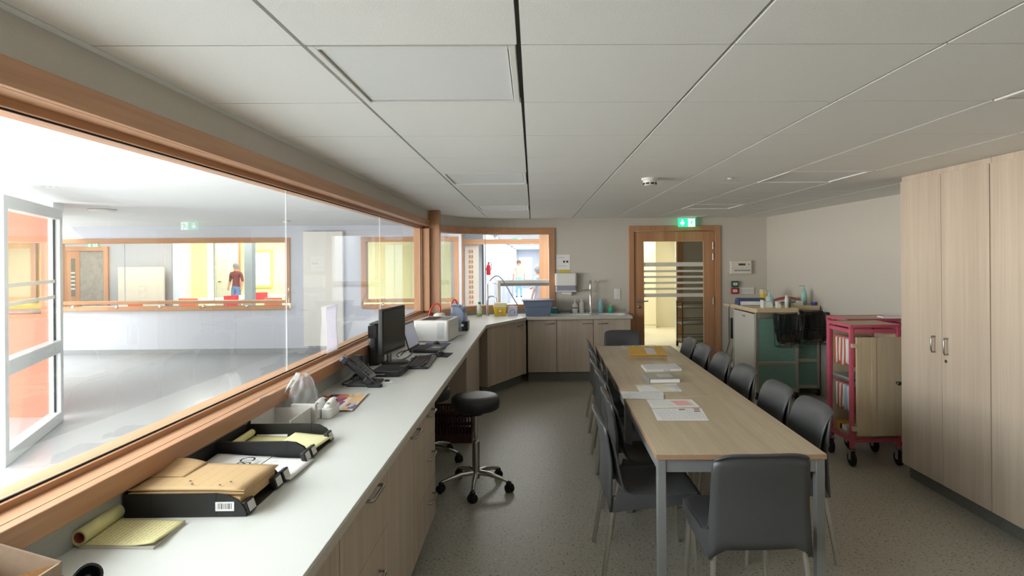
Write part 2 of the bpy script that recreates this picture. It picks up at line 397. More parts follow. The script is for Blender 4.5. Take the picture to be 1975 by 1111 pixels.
MB().sweep(wp, -.022, 0, .93, 1.005).build('apron', BEECH['x'], w2, bevel=.003)
MB().sweep(path, .0, .12, .93, 1.005).build('window_sill', BEECH['x'], w2)
B(.228, 8.478, 1.005, .316, 8.5, 2.009).build('jamb', BEECH['z'], w2, bevel=.003)
B(.232, 8.5, 1.005, .27, 8.62, 2.009).build('jamb_lining', WHITEP, w2)
pathL = [(-1.235, 7.1)]+arc(180, 118.3, 12); pathR = arc(117.7, 90, 6)+[(.232, 8.5)]
MB().sweep(pathL, .05, .062, 1.005, 2.009).build('pane', GLASS, w2)
MB().sweep(pathR, .05, .062, 1.005, 2.009).build('pane', GLASS, w2)
MB().sweep(arc(118.2, 117.8, 1), .052, .060, 1.005, 2.009).build('pane_joint', jn, w2)
hp = arc(107, 90, 5)+[(.232, 8.5)]
ha = MB().sweep(hp, .035, .10, 1.31, 1.352).build('hatch_rail', WHITEP, w2, bevel=.003)
MB().sweep(hp, .04, .09, 1.268, 1.31).build('hatch_track', GREYP, w2)
MB().sweep(arc(109, 107, 2), .035, .10, 1.005, 1.352).build('hatch_post', WHITEP, w2)

# right wall (slightly out of square) and the wall behind the camera
struct('wall_right', MB().prism([(3.385, 8.5), (3.52, 4.0), (3.52, -1.3), (3.70, -1.3), (3.70, 8.5)], 0, 2.262), WALL, 'plain grey wall behind the carts', 'wall')
struct('wall_back', B(-1.40, -1.42, 0, 3.7, -1.3, 2.262), WALL, 'grey wall behind the viewpoint', 'wall')
struct('baseboard_far', MB().box(1.33, 8.485, 0, 1.38, 8.5, .1).box(2.71, 8.485, 0, 3.39, 8.5, .1), PLINTH, 'speckled grey vinyl upstand along the end wall', 'baseboard')

# ------------------------------------------------------------------ glazed door
d1 = thing('door_1', 'beech door with a tall glass pane and frosted stripes', 'door', (0, 0, 0), kind='structure')
c = MB(); c.box(1.383, 8.472, 0, 1.456, 8.62, 2.121); c.box(2.628, 8.472, 0, 2.705, 8.62, 2.121); c.box(1.456, 8.472, 2.048, 2.628, 8.62, 2.121)
c.build('door_frame', BEECH['z'], d1, bevel=.004)
lf = MB(); lf.box(1.466, 8.50, .01, 1.595, 8.545, 2.038); lf.box(2.47, 8.50, .01, 2.622, 8.545, 2.038); lf.box(1.595, 8.50, 1.90, 2.47, 8.545, 2.038); lf.box(1.595, 8.50, .01, 2.47, 8.545, .115)
leaf = lf.build('door_leaf', BEECH['z'], d1, bevel=.003)
B(1.595, 8.517, .115, 2.47, 8.525, 1.90).build('pane', GLASS, leaf)
bd = MB(); bd.box(1.595, 8.497, .115, 1.602, 8.517, 1.9); bd.box(2.463, 8.497, .115, 2.47, 8.517, 1.9); bd.box(1.602, 8.497, 1.893, 2.463, 8.517, 1.9); bd.box(1.602, 8.497, .115, 2.463, 8.517, .122)
bd.build('glazing_bead', wood('beech_pale', (206, 166, 124), (220, 184, 142), 'z'), leaf)
for z0, z1 in ((1.533, 1.593), (1.451, 1.481), (1.368, 1.398), (1.282, 1.312), (1.196, 1.226), (1.092, 1.144)):
    B(1.602, 8.512, z0, 2.463, 8.516, z1).build('frosted_stripe', FROST, leaf)
h = MB(); h.lathe([(.025, 0), (.025, .008)], M=Matrix.Translation((1.53, 8.5, 1.036)) @ Matrix.Rotation(R(90), 4, 'X')); h.tube([(1.53, 8.5, 1.036), (1.53, 8.455, 1.036), (1.545, 8.447, 1.036), (1.65, 8.447, 1.038)], .009, 10)
h.build('door_handle', STEEL, leaf)
MB().lathe([(.024, 0), (.024, .008), (.012, .009)], M=Matrix.Translation((1.53, 8.5, .954)) @ Matrix.Rotation(R(90), 4, 'X')).build('lock_rose', STEEL, leaf)
for z in (1.83, 1.67, 1.03):
    MB().tube([(2.60, 8.485, z-.05), (2.60, 8.485, z+.05)], .011, 10).build('hinge', STEEL, leaf)

# ================================================================== HALL BEYOND THE LONG WINDOW
HW = 10.66
struct('floor_hall', MB().prism([(-1.385, -1.3), (-1.385, 7.1), (-1.36, 7.4), (-.95, 8.35), (-.14, 8.62), (1.2, 8.62), (1.2, 40), (-20, 40), (-20, -2.4), (-1.385, -2.4)], -.1, 0), FLOORH, 'pale grey vinyl floor of the hall and corridor', 'floor')
hc = MB().prism([(-1.385, -1.3), (-1.385, 7.1), (-1.36, 7.4), (-.95, 8.35), (-.14, 8.62), (1.2, 8.62), (1.2, 40), (-1.4, 40), (-1.4, 10.8), (-8.3, 10.8), (-7.6, 6.4), (-7.6, -2.3), (-1.385, -2.3)], 2.29, 2.4)
struct('ceiling_hall', hc, HCEIL, 'plain white ceiling of the hall', 'ceiling')
wb = MB()
for a in ((-9.6, 0, -1.30, .80), (-9.6, 2.07, -1.30, 2.3), (-4.36, .8, -3.09, 2.07), (-9.6, .8, -8.56, 2.07), (-1.34, .8, -1.30, 2.07)): wb.box(a[0], HW, a[1], a[2], HW+.14, a[3])
struct('wall_hall', wb, WALLW, 'white wall at the far side of the hall', 'wall')
struct('baseboard_hall', B(-9.6, HW-.012, 0, -1.30, HW, .09), mat('baseboard_grey', (160, 164, 168), .5, noise=.05), 'grey skirting along the far hall wall', 'baseboard')
def hall_window(name, x0, x1, label, joints, cols):
    w = thing(name, label, 'window', kind='structure')
    y0, y1 = HW-.02, HW+.14
    B(x0, y0, 1.99, x1, y1, 2.075).build('head', BEECH['x'], w, bevel=.003)
    B(x0, y0, .90, x1, y1, .955).build('window_sill', BEECH['x'], w, bevel=.003)
    B(x0, y0, .955, x0+.085, y1, 1.99).build('jamb', BEECH['z'], w, bevel=.003)
    B(x1-.085, y0, .955, x1, y1, 1.99).build('jamb', BEECH['z'], w, bevel=.003)
    xs = [x0+.085]+joints+[x1-.085]
    for a, b in zip(xs[:-1], xs[1:]): B(a+.002, HW+.05, .955, b-.002, HW+.062, 1.99).build('pane', GLASS, w)
    for a in joints: B(a-.004, HW+.045, .955, a+.004, HW+.067, 1.99).build('pane_joint', jn, w)
    return w
hall_window('window_3', -8.56, -4.36, 'long beech-framed window in the far hall wall', [-7.35, -5.75], 0)
hall_window('window_4', -3.09, -1.34, 'short beech-framed window in the far hall wall, near the corridor', [-2.2], 0)
for (nm, a, b, lb) in (('handrail', -8.56, -4.36, 'beech handrail on round brackets under the long hall window'), ('handrail', -3.06, -1.34, 'beech handrail on round brackets under the short hall window')):
    t = thing(nm, lb, 'handrail', ((a+b)/2, HW, .785), group='hall handrails'); hl = (b-a)/2
    B(-hl, -.075, .0, hl, -.04, .085).build('rail', BEECH['x'], t, bevel=.012)
    k = int((b-a)/.77)
    for i in range(k+1):
        x = -hl+.38+i*.77
        if x < hl-.05:
            MB().lathe([(.034, 0), (.034, .045), (.02, .05)], M=Matrix.Translation((x, -.036, .04)) @ Matrix.Rotation(R(-90), 4, 'X'), n=14).build('bracket', STEEL, t)
            MB().lathe([(.033, 0), (.028, .012), (.0, .014)], M=Matrix.Translation((x, -.074, .075)) @ Matrix.Rotation(R(90), 4, 'X'), n=14).build('cap', CHROME, t)
t = thing('panel_radiator', 'tall flat white radiator panel standing on the far hall wall', 'radiator', (-3.745, HW, .13))
B(-.35, -.09, 0, .35, -.02, 2.05).build('panel', WHITEP, t, bevel=.006)
B(-.3, -.02, .2, .3, 0, 1.9).build('mounting', GREYP, t)
for (x, y, z, lb, rr) in ((-3.9, 9.4, 2.29, 'round white smoke detector on the hall ceiling above the radiator', .055), (-5.2, 7.2, 2.29, 'flat round ceiling lamp in the hall, farther one', .14), (-4.6, 4.9, 2.29, 'round detector on the hall ceiling by the glazed wing', .06)):
    t = thing('ceiling_disc', lb, 'ceiling fitting', (x, y, z), group='hall ceiling fittings')
    MB().lathe([(rr, -.004), (rr*.96, -.02), (rr*.6, -.03), (0, -.031)], n=24).build('dome', WHITEP, t); MB().lathe([(rr*1.05, 0), (rr*1.05, -.006)], n=24).build('rim', GREYP, t)

# glazed wing of the facade
gw = thing('door_2', 'white aluminium glazed wing of the hall facade', 'door', (-4.285, 4.765, 0), kind='structure')
dv = Vector((-4.95+4.285, 6.2-4.765, 0)); Lw = dv.length; gw.rotation_euler = (0, 0, math.atan2(dv.y, dv.x))
WAL = mat('white_aluminium', (214, 218, 218), .4, .1, noise=.02)
fr = MB(); fr.box(0, -.05, 0, .09, .05, 2.2); fr.box(Lw-.09, -.05, 0, Lw, .05, 2.2); fr.box(.09, -.05, 2.09, Lw-.09, .05, 2.2); fr.box(.09, -.05, 0, Lw-.09, .05, .11); fr.box(.09, -.05, .72, Lw-.09, .05, .85)
fr.build('frame', WAL, gw, bevel=.006)
b_ = MB()
for z0, z1 in ((.11, .72), (.85, 2.09)):
    b_.box(.09, -.008, z0, .10, .008, z1); b_.box(Lw-.10, -.008, z0, Lw-.09, .008, z1)
b_.build('gasket', RUBBER, gw)
for z0, z1 in ((.11, .72), (.85, 2.09)): B(.10, -.006, z0, Lw-.10, .006, z1).build('pane', GLASS, gw)
for z in (1.28, 1.44): B(.12, -.011, z, Lw-.12, -.0075, z+.035).build('frosted_stripe', FROST, gw)
SAL = mat('salmon_render', (208, 112, 88), .85, noise=.04, nscale=20); YEL = mat('yellow_render', (240, 214, 120), .85, noise=.04, nscale=10)
sw = MB(); sw.box(-9.5, 6.35, 0, -5.15, 6.47, 1.10); sw.box(-9.5, 6.35, 1.86, -5.15, 6.47, 2.2); sw.box(-5.24, 6.35, 1.10, -5.15, 6.47, 1.86)
struct('wall_patio', sw, SAL, 'salmon rendered patio wall seen through the glazed wing', 'wall')
struct('trim_7', B(-9.5, 6.34, 2.2, -5.1, 6.48, 2.29), HCEIL, 'white header beam above the salmon wall', 'beam')
struct('wall_courtyard', B(-8.2, 7.5, 0, -6.16, 7.6, 2.6), YEL, 'sunlit yellow courtyard wall seen past the salmon wall', 'wall')
t = thing('courtyard_window', 'window in the yellow courtyard wall seen through the glazed wing', 'window', (-6.62, 7.5, 1.15))
f = MB(); f.box(-.4, -.04, 0, -.33, 0, .75); f.box(.33, -.04, 0, .4, 0, .75); f.box(-.33, -.04, 0, .33, 0, .07); f.box(-.33, -.04, .68, .33, 0, .75)
f.build('frame', BEECH['z'], t); B(-.33, -.02, .07, .33, -.01, .68).build('pane', mat('dim_pane', (190, 178, 150), .1, noise=.03, nscale=3), t)
t = thing('patio_table', 'white table top on the patio behind the salmon wall', 'table', (-6.25, 6.98, 0))
MB().lathe([(.43, 1.04), (.44, 1.05), (.44, 1.07), (.43, 1.08)], n=28).build('table_top', WHITEP, t); MB().tube([(0, 0, .03), (0, 0, 1.045)], .035, 12).build('leg', ALU, t); MB().lathe([(.28, 0), (.28, .02), (.05, .05)], n=24).build('base', ALU, t)

# ------------------------------------------------------------------ canteen behind the long hall window
GW = mat('grey_wall', (176, 178, 178), .8, noise=.03); LY = mat('lemon_wall', (255, 250, 196), .8, noise=.02); OLV = mat('olive_wall', (206, 200, 140), .8, noise=.03); MINT = mat('mint_wall', (216, 240, 206), .8, noise=.02)
struct('wall_canteen_grey', B(-14, 13.5, 0, -8.2, 13.62, 2.9), GW, 'grey wall with a wooden door seen through the long hall window', 'wall')
struct('wall_canteen_lemon', B(-12.5, 18, 0, -10.29, 18.1, 3.0), LY, 'lemon wall at the back of the canteen', 'wall')
struct('wall_canteen_olive', B(-10.29, 17.9, 0, -9.81, 18.0, 3.0), OLV, 'olive wall strip at the back of the canteen', 'wall')
struct('wall_canteen_mint', B(-9.81, 17.9, 0, -9.62, 18.0, 3.0), MINT, 'mint wall strip at the back of the canteen', 'wall')
struct('wall_canteen_white', MB().box(-12.4, 22, 0, -3, 22.1, 3.0).box(-12.5, 18.1, 0, -12.4, 22.1, 3), LY, 'pale wall at the far end of the canteen', 'wall')
struct('wall_canteen_side', B(-1.5, 10.8, 0, -1.4, 40, 2.9), WALLW, 'white wall between canteen and corridor', 'wall')
struct('ceiling_canteen', B(-16, 10.8, 2.75, -1.4, 23, 2.85), HCEIL, 'white ceiling of the canteen', 'ceiling')
t = thing('door_3', 'open wooden double door in the grey canteen wall', 'door', (-10.12, 13.5, 0), kind='structure')
f = MB(); f.box(-.52, -.05, 0, -.42, 0, 2.02); f.box(.42, -.05, 0, .52, 0, 2.02); f.box(-.42, -.05, 1.92, .42, 0, 2.02); f.build('door_frame', BEECH['z'], t)
lf = B(-.42, -.04, 0, -.12, 0, 1.92).build('door_leaf', BEECH['z'], t); B(-.31, -.045, .9, -.22, -.04, 1.75).build('vision_panel', mat('dim_glass', (120, 116, 100), .2, noise=.1, nscale=8), lf)
for i in range(5): B(-.31, -.048, 1.05+i*.09, -.22, -.045, 1.085+i*.09).build('frosted_stripe', FROST, lf)
B(-.12, -.03, 0, .42, 0, 1.92).build('stone_panel', mat('stone_grey', (150, 144, 132), .9, noise=.2, nscale=14), t)
def exit_sign(loc, label, face='front'):
    t = thing('exit_sign', label, 'exit sign', loc, group='green exit signs')
    B(-.13, -.03, -.02, .13, .03, 0).build('housing', WHITEP, t, bevel=.004)
    eg = mat('exit_green', (30, 190, 130), .4, emit=1.6, noise=.02); ew = mat('exit_white', (235, 255, 245), .4, emit=1.8, noise=.02)
    pl = B(-.122, -.008, -.138, .122, .008, -.02).build('panel', eg, t)
    a = MB()                                                       # arrow pointing down
    P = [(-.075, -.038), (-.055, -.038), (-.055, -.085), (-.035, -.07), (-.035, -.092), (-.065, -.12), (-.095, -.092), (-.095, -.07), (-.075, -.085)]
    n = len(P); a.add([(x, -.010, z) for x, z in P]+[(x, -.008, z) for x, z in P], [tuple(range(n))]+[(i, (i+1) % n, (i+1) % n+n, i+n) for i in range(n)])
    a.build('arrow', ew, pl)
    B(.018, -.010, -.134, .112, -.008, -.026).build('door_pictogram', ew, pl)
    m = MB()                                                       # running figure
    def limb(pts, w):
        for (p, q) in zip(pts[:-1], pts[1:]):
            d = Vector((q[0]-p[0], 0, q[1]-p[1])).normalized(); nn = Vector((-d.z, 0, d.x))*w/2
            vs = [Vector((p[0], -.012, p[1]))+nn, Vector((p[0], -.012, p[1]))-nn, Vector((q[0], -.012, q[1]))-nn, Vector((q[0], -.012, q[1]))+nn]
            m.add(vs, [(0, 1, 2, 3)])
    limb([(.075, -.052), (.062, -.085)], .02); limb([(.062, -.085), (.08, -.1), (.072, -.128)], .011); limb([(.062, -.085), (.045, -.1), (.03, -.098)], .011)
    limb([(.073, -.056), (.092, -.068), (.1, -.058)], .008); limb([(.073, -.056), (.05, -.058), (.042, -.072)], .008)
    m.lathe([(.009, 0), (.009, .001)], M=Matrix.Translation((.082, -.011, -.04)) @ Matrix.Rotation(R(90), 4, 'X'), n=12)
    m.build('running_figure', eg, pl)
    return t
exit_sign((2.2, 8.40, CE), 'lit green exit sign with a down arrow above the glazed door')
exit_sign((-.60, 10.4, 2.29), 'lit green exit sign seen through the curved window, nearest one')
exit_sign((-.45, 17, 2.29), 'small lit green exit sign far down the corridor')
exit_sign((-9.95, 13.465, 2.13), 'green exit sign over the wooden canteen door')
t = thing('partition_panel', 'cream freestanding partition panel in the canteen', 'partition', (-8.75, 13.3, 0)); B(-.5, -.03, .05, .5, .03, 1.55).build('panel', mat('cream_panel', (216, 210, 190), .7, noise=.02), t); B(-.5, -.2, 0, -.45, .1, .05).build('foot', ALU, t); B(.45, -.2, 0, .5, .1, .05).build('foot', ALU, t)
struct('trim_3', B(-5.98, 12.3, 0, -5.82, 12.46, 2.75), mat('blue_grey_column', (176, 190, 192), .6, noise=.03), 'blue grey column in the canteen', 'column')
struct('trim_4', B(-8.14, 13.44, 0, -7.98, 13.6, 2.75), mat('blue_white_column', (214, 228, 232), .6, noise=.03), 'pale blue column beside the lemon wall', 'column')
t = thing('door_4', 'bright white door with beech jambs at the back of the canteen', 'door', (-9.05, 21.9, 0), kind='structure')
t.location = (-10.22, 19.9, 0)
f = MB(); f.box(-.5, -.06, 0, -.38, 0, 2.4); f.box(.38, -.06, 0, .44, 0, 2.4); f.box(-.38, -.06, 2.3, .38, 0, 2.4); f.build('door_frame', BEECH['z'], t)
lf = B(-.38, -.04, 0, .38, 0, 2.3).build('door_leaf', WHITEP, t); MB().tube([(-.3, -.05, 1.0), (-.2, -.07, 1.0)], .012).build('door_handle', BLACK, lf)
t = thing('window_5', 'bright yellow-framed window at the far end of the canteen', 'window', (-10.13, 21.99, 0), kind='structure')
t.scale = (.68, 1, 1)
f = MB(); f.box(-.72, -.08, .7, -.62, 0, 2.1); f.box(.62, -.08, .7, .72, 0, 2.1); f.box(-.62, -.08, 2.0, .62, 0, 2.1); f.box(-.62, -.08, .7, .62, 0, .8); f.build('frame', mat('yellow_frame', (248, 226, 130), .6, noise=.02), t)
B(-.62, -.05, .8, .62, -.03, 2.0).build('pane', mat('daylit_glass', (236, 246, 250), .3, emit=.8, noise=.02), t)
for z in (1.05, 1.5): B(-.62, -.07, z, .62, -.055, z+.06).build('frosted_stripe', FROST, t)
CHC = {'orange': mat('orange_seat', (226, 120, 80), .5, noise=.03), 'red': mat('red_seat', (214, 60, 66), .5, noise=.03)}
def canteen_chair(loc, rz, colr, label):
    t = thing('canteen_chair', label, 'chair', loc, rz, 'canteen chairs')
    m = CHC[colr]
    MB().rbox(-.21, -.2, .43, .21, .22, .46, .05).build('seat', m, t); MB().rbox(-.21, -.23, .58, .21, -.2, .86, .012).build('backrest', m, t)
    for x in (-.18, .18):
        MB().tube([(x, .18, 0), (x, .16, .43)], .012).build('leg', ALU, t); MB().tube([(x, -.2, 0), (x, -.19, .43), (x, -.215, .8)], .012).build('leg', ALU, t)
def canteen_table(loc, label, w=1.4, d=.8):
    t = thing('canteen_table', label, 'table', loc, 0, 'canteen tables')
    MB().rbox(-w/2, -d/2, .72, w/2, d/2, .75, .06).build('table_top', WHITEP, t)
    for x in (-w/2+.08, w/2-.08):
        for y in (-d/2+.08, d/2-.08): MB().tube([(x, y, 0), (x, y, .72)], .02).build('leg', ALU, t)
canteen_table((-7.9, 14.6, 0), 'white canteen table left of the blue grey column'); canteen_table((-7.2, 16.1, 0), 'white canteen table farther back in front of the olive wall')
canteen_table((-8.83, 12.0, 0), 'white canteen table in front of the wooden canteen door', 1.0)
canteen_chair((-7.55, 12.8, 0), 180, 'orange', 'orange canteen chair beside the pale blue column')
canteen_chair((-5.72, 12.75, 0), 170, 'orange', 'orange canteen chair right of the blue grey column')
canteen_chair((-7.0, 15.1, 0), 200, 'red', 'red canteen chair between the two white canteen tables')
canteen_chair((-6.9, 13.9, 0), 250, 'red', 'red canteen chair at the end of the nearer canteen table')
canteen_chair((-8.1, 11.8, 0), 90, 'orange', 'orange canteen chair in front of the cream partition')

# ------------------------------------------------------------------ corridor beyond the curved window
struct('wall_corridor_left', B(-1.4, 11.6, 0, -.98, 38, 2.29), WALLW, 'white left wall of the long corridor', 'wall')
struct('wall_corridor_right', MB().box(.62, 11.4, 0, .80, 38, 2.29).box(.46, 8.62, 0, .8, 11.4, 2.29), WALLW, 'white right wall of the long corridor', 'wall')
struct('wall_corridor_end', MB().box(-1.4, 36, 0, -.85, 36.1, 2.29).box(-.05, 36, 0, .8, 36.1, 2.29).box(-.85, 36, 0, -.05, 36.1, .5).box(-.85, 36, 1.85, -.05, 36.1, 2.29), WALLW, 'white end wall of the corridor', 'wall')
t = thing('window_6', 'bright window at the very end of the corridor', 'window', (-.45, 36, .5), kind='structure')
B(-.4, .03, 0, .4, .05, 1.35).build('pane', mat('bright_glass', (215, 240, 248), .3, emit=1.1, noise=.12, nscale=5), t)
for z in (.0, .45, .9, 1.3): B(-.4, 0, z, .4, .03, z+.05).build('glazing_bar', WHITEP, t)
for i in range(5):                                                   # pilasters rhythm the corridor
    struct('trim_5', B(-.98, 15+i*4, 0, -.9, 15.25+i*4, 2.29), WALLW, 'shallow white pilaster %s along the left corridor wall' % ('nearest', 'second', 'third', 'fourth', 'fifth')[i], 'pilaster')
pt = thing('door_5', 'beech portal with transom across the corridor', 'door', (0, 11.0, 0), kind='structure')
B(-1.395, 0, 0, -1.295, .1, 2.29).build('jamb', BEECH['z'], pt); B(.12, 0, 0, .29, .1, 2.29).build('jamb', BEECH['z'], pt); B(-1.295, 0, 1.945, .12, .1, 2.035).build('lintel', BEECH['x'], pt)
B(-1.295, .04, 2.035, .12, .05, 2.285).build('transom_pane', GLASS, pt)
lp = B(-1.28, .12, .01, -1.02, .165, 1.94).build('door_leaf', mat('pale_leaf', (226, 218, 206), .6, noise=.02), pt)
B(-.955, .06, .01, -.925, .12, 1.94).build('leaf_edge', mat('dark_steel', (70, 70, 66), .4, .6, noise=.05), pt)
for i in range(15):
    for x in (-1.20, -1.155): B(x, .112, .45+i*.095, x+.028, .12, .51+i*.095).build('slot', BEECH['z'], lp)
t = thing('fire_extinguisher', 'red fire extinguisher hanging on the left corridor wall', 'extinguisher', (-.925, 12.3, 1.34))
t.scale = (.65, .65, .65)
MB().lathe([(0, 0), (.06, .0), (.065, .02), (.065, .27), (.05, .32), (.02, .34), (.02, .36)], n=18).build('cylinder', mat('extinguisher_red', (226, 40, 44), .4, noise=.03), t)
MB().lathe([(.022, .36), (.022, .40), (.012, .41)], n=12).build('valve', BLACK, t); MB().tube(bez((.02, 0, .39), (.11, 0, .42), (.1, 0, .25), (.075, -.02, .15)), .008).build('hose', BLACK, t); B(-.11, -.03, .15, -.06, .03, .22).build('bracket', STEEL, t)
for i, y in enumerate((13.5, 18, 23)):
    t = thing('corridor_lamp', ('round corridor ceiling lamp nearest the portal', 'round corridor ceiling lamp in the middle of the corridor', 'round corridor ceiling lamp far down the corridor')[i], 'ceiling lamp', (-.05, y, 2.29), group='corridor lamps')
    MB().lathe([(.11, 0), (.11, -.015), (.1, -.02)], n=20).build('ring', WHITEP, t); MB().lathe([(.098, -.018), (0, -.022)], n=20).build('lens', mat('lamp_lens', (255, 250, 235), .4, emit=4), t)
struct('wall_store_left', B(.80, 8.62, 0, .9, 15, 2.29), WALLW, 'white wall between corridor and store room', 'wall')

# ------------------------------------------------------------------ people, far off behind glass
def person(name, label, loc, rz, hgt, top, legs, hair, pose='stand', dress=None):
    """one skinned body; clothing follows by height"""
    k = hgt/1.75
    J = {'pel': (0, 0, .95), 'waist': (0, 0, 1.08), 'chest': (0, .01, 1.30), 'neck': (0, 0, 1.48), 'head0': (0, .015, 1.56), 'head': (0, .02, 1.63), 'crown': (0, .01, 1.71),
         'sl': (-.18, 0, 1.42), 'el': (-.24, -.02, 1.14), 'wl': (-.25, .06, .90), 'hl': (-.25, .08, .80), 'sr_': (.18, 0, 1.42), 'er': (.24, -.02, 1.14), 'wr': (.25, .06, .90), 'hr': (.25, .08, .80),
         'jl': (-.09, 0, .90), 'kl': (-.10, .02, .50), 'al': (-.10, -.02, .09), 'tl': (-.11, .12, .04), 'jr': (.09, 0, .90), 'kr': (.10, .02, .50), 'ar': (.10, -.02, .09), 'tr': (.11, .12, .04)}
    if pose == 'reach': J.update(er=(.30, .2, 1.2), wr=(.36, .42, 1.1), hr=(.38, .5, 1.07))
    rad = {'pel': .15, 'waist': .125, 'chest': .155, 'neck': .055, 'head0': .07, 'head': .09, 'crown': .06, 'sl': .065, 'el': .045, 'wl': .032, 'hl': .04, 'sr_': .065, 'er': .045, 'wr': .032, 'hr': .04,
           'jl': .095, 'kl': .062, 'al': .042, 'tl': .038, 'jr': .095, 'kr': .062, 'ar': .042, 'tr': .038}
    E_ = [('pel', 'waist'), ('waist', 'chest'), ('chest', 'neck'), ('neck', 'head0'), ('head0', 'head'), ('head', 'crown'), ('chest', 'sl'), ('sl', 'el'), ('el', 'wl'), ('wl', 'hl'), ('chest', 'sr_'), ('sr_', 'er'), ('er', 'wr'), ('wr', 'hr'),
          ('pel', 'jl'), ('jl', 'kl'), ('kl', 'al'), ('al', 'tl'), ('pel', 'jr'), ('jr', 'kr'), ('kr', 'ar'), ('ar', 'tr')]
    ks = list(J); me = bpy.data.meshes.new('sk'); me.from_pydata([Vector(J[q])*k for q in ks], [(ks.index(a), ks.index(b)) for a, b in E_], [])
    tmp = bpy.data.objects.new('sk', me); COL.objects.link(tmp)
    tmp.modifiers.new('skin', 'SKIN'); sb = tmp.modifiers.new('sub', 'SUBSURF'); sb.levels = 1; sb.render_levels = 1
    for i, q in enumerate(ks):
        sv = me.skin_vertices[0].data[i]; sv.radius = (rad[q]*k, rad[q]*k*(.72 if q in ('pel', 'waist', 'chest') else 1)); sv.use_root = q == 'pel'
    dg = bpy.context.evaluated_depsgraph_get(); body = bpy.data.meshes.new_from_object(tmp.evaluated_get(dg)); bpy.data.objects.remove(tmp)
    body.materials.clear()
    skin = mat('skin_'+name, (206, 158, 132), .6, noise=.04)
    for m in (skin, top, legs, mat('shoe', (60, 56, 54), .6, noise=.05)): body.materials.append(m)
    for p in body.polygons:
        c_ = p.center/k; p.use_smooth = True
        arm = abs(c_.x) > .2
        p.material_index = 3 if c_.z < .09 else (0 if c_.z > 1.47 or (arm and (c_.z < 1.12 or c_.y > .22)) else (1 if c_.z > (dress or .93) else 2))
    t = thing('person', label, 'person', loc, rz); b = obj('body', body, None, t)
    hm = MB().lathe([(0, .115), (.06, .10), (.092, .05), (.098, 0), (.09, -.05), (.07, -.08)], (0, -.012*k, 1.64*k), 16).build('hair', hair, t)
    MB().lathe([(0, .02), (.014, .0), (0, -.02)], (0, .125*k, 1.61*k), 8).build('nose', skin, t)
    for x in (-.035, .035): MB().lathe([(0, .008), (.01, 0), (0, -.008)], (x*k, .104*k, 1.645*k), 8).build('eye', BLACK, t)
    return t
HAIRD = mat('dark_hair', (60, 50, 46), .7, noise=.1); HAIRG = mat('grey_hair', (150, 150, 152), .7, noise=.1); HAIRB = mat('brown_hair', (120, 84, 60), .7, noise=.1)
person('person', 'person in a cream top and light blue trousers far down the corridor', (-.62, 26, 0), 180, 1.66, mat('cream_top', (230, 216, 186), .8, noise=.03), mat('pale_blue_trousers', (160, 214, 226), .8, noise=.03), HAIRB)
person('person', 'person in lilac grey clothes with an arm stretched out in the corridor', (.13, 14.2, 0), 60, 1.52, mat('blue_grey_top', (176, 186, 200), .8, noise=.03), mat('lilac_trousers', (190, 182, 190), .8, noise=.03), HAIRG, 'reach')
person('person', 'person with grey hair and dark red shirt standing in the canteen', (-9.5, 19.0, 0), 170, 1.62, mat('dark_red_shirt', (126, 66, 74), .8, noise=.1, nscale=9), mat('blue_jeans', (110, 140, 190), .8, noise=.05), HAIRG)

# ------------------------------------------------------------------ store room beyond the glazed door
ST = mat('store_cream', (250, 244, 214), .7, noise=.015)
struct('wall_store_lobby', MB().box(2.86, 11.6, 0, 3.7, 11.7, 2.29).box(.9, 11.6, 2.12, 2.86, 11.7, 2.29), WALL, 'grey lobby wall behind the glazed door', 'wall')
struct('wall_store_right', B(3.5, 8.62, 0, 3.7, 15, 2.29), WALL, 'grey side wall of the lobby', 'wall')
struct('wall_store_far', B(.9, 14.4, 0, 3.7, 14.5, 2.4), ST, 'cream wall at the back of the store room', 'wall')
struct('floor_store', B(.8, 8.55, -.1, 3.7, 14.5, 0), mat('store_floor', (226, 220, 198), .4, noise=.03), 'pale floor of the lobby and store room', 'floor')
struct('ceiling_store', B(.8, 8.62, 2.31, 3.7, 14.5, 2.4), HCEIL, 'white ceiling of the store room', 'ceiling')
t = thing('door_6', 'beech jamb of the inner store room doorway', 'door', (2.86, 11.6, 0), kind='structure')
B(-.02, -.03, 0, .09, .12, 2.12).build('jamb', BEECH['z'], t); B(-.035, .0, 0, -.02, .1, 2.12).build('seal', WHITEP, t)
for i, x in enumerate((1.95, 2.60)):
    t = thing('store_cupboard', ('tall cream store cupboard seen at left in the glazed door', 'tall cream store cupboard seen beside the inner jamb')[i], 'cupboard', (x, 14.39, 0), group='store cupboards')
    B(-.32, -.4, 0, .32, 0, 2.2).build('carcass', ST, t)
    for s in (-1, 1): d = B(min(0, s*.315)+.003, -.418, .1, max(0, s*.315)-.003, -.4, 2.18).build('door', ST, t); B(s*.03-.006, -.43, 1.0, s*.03+.006, -.418, 1.12).build('handle', STEEL, d)
def caster(parent, x, y, r=.045, mat_=RUBBER, top=None):
    """swivel wheel under a frame; its own part with fork"""
    w = MB().lathe([(r*.45, -.014), (r*.85, -.014), (r, -.009), (r, .009), (r*.85, .014), (r*.45, .014)], M=Matrix.Translation((x, y, r)) @ Matrix.Rotation(R(90), 4, 'Y'), n=16).build('caster', mat_, parent)
    f = MB(); f.box(x-.02, y-.02, r*.9, x-.016, y+.02, r*2.1); f.box(x+.016, y-.02, r*.9, x+.02, y+.02, r*2.1); f.box(x-.025, y-.025, r*2.1, x+.025, y+.025, r*2.1+.008); f.lathe([(.01, 0), (.01, .025)], (x, y, r*2.1+.005), 8)
    f.lathe([(.012, -.021), (.012, .021)], M=Matrix.Translation((x, y, r)) @ Matrix.Rotation(R(90), 4, 'Y'), n=10)
    f.build('fork', STEEL, w)
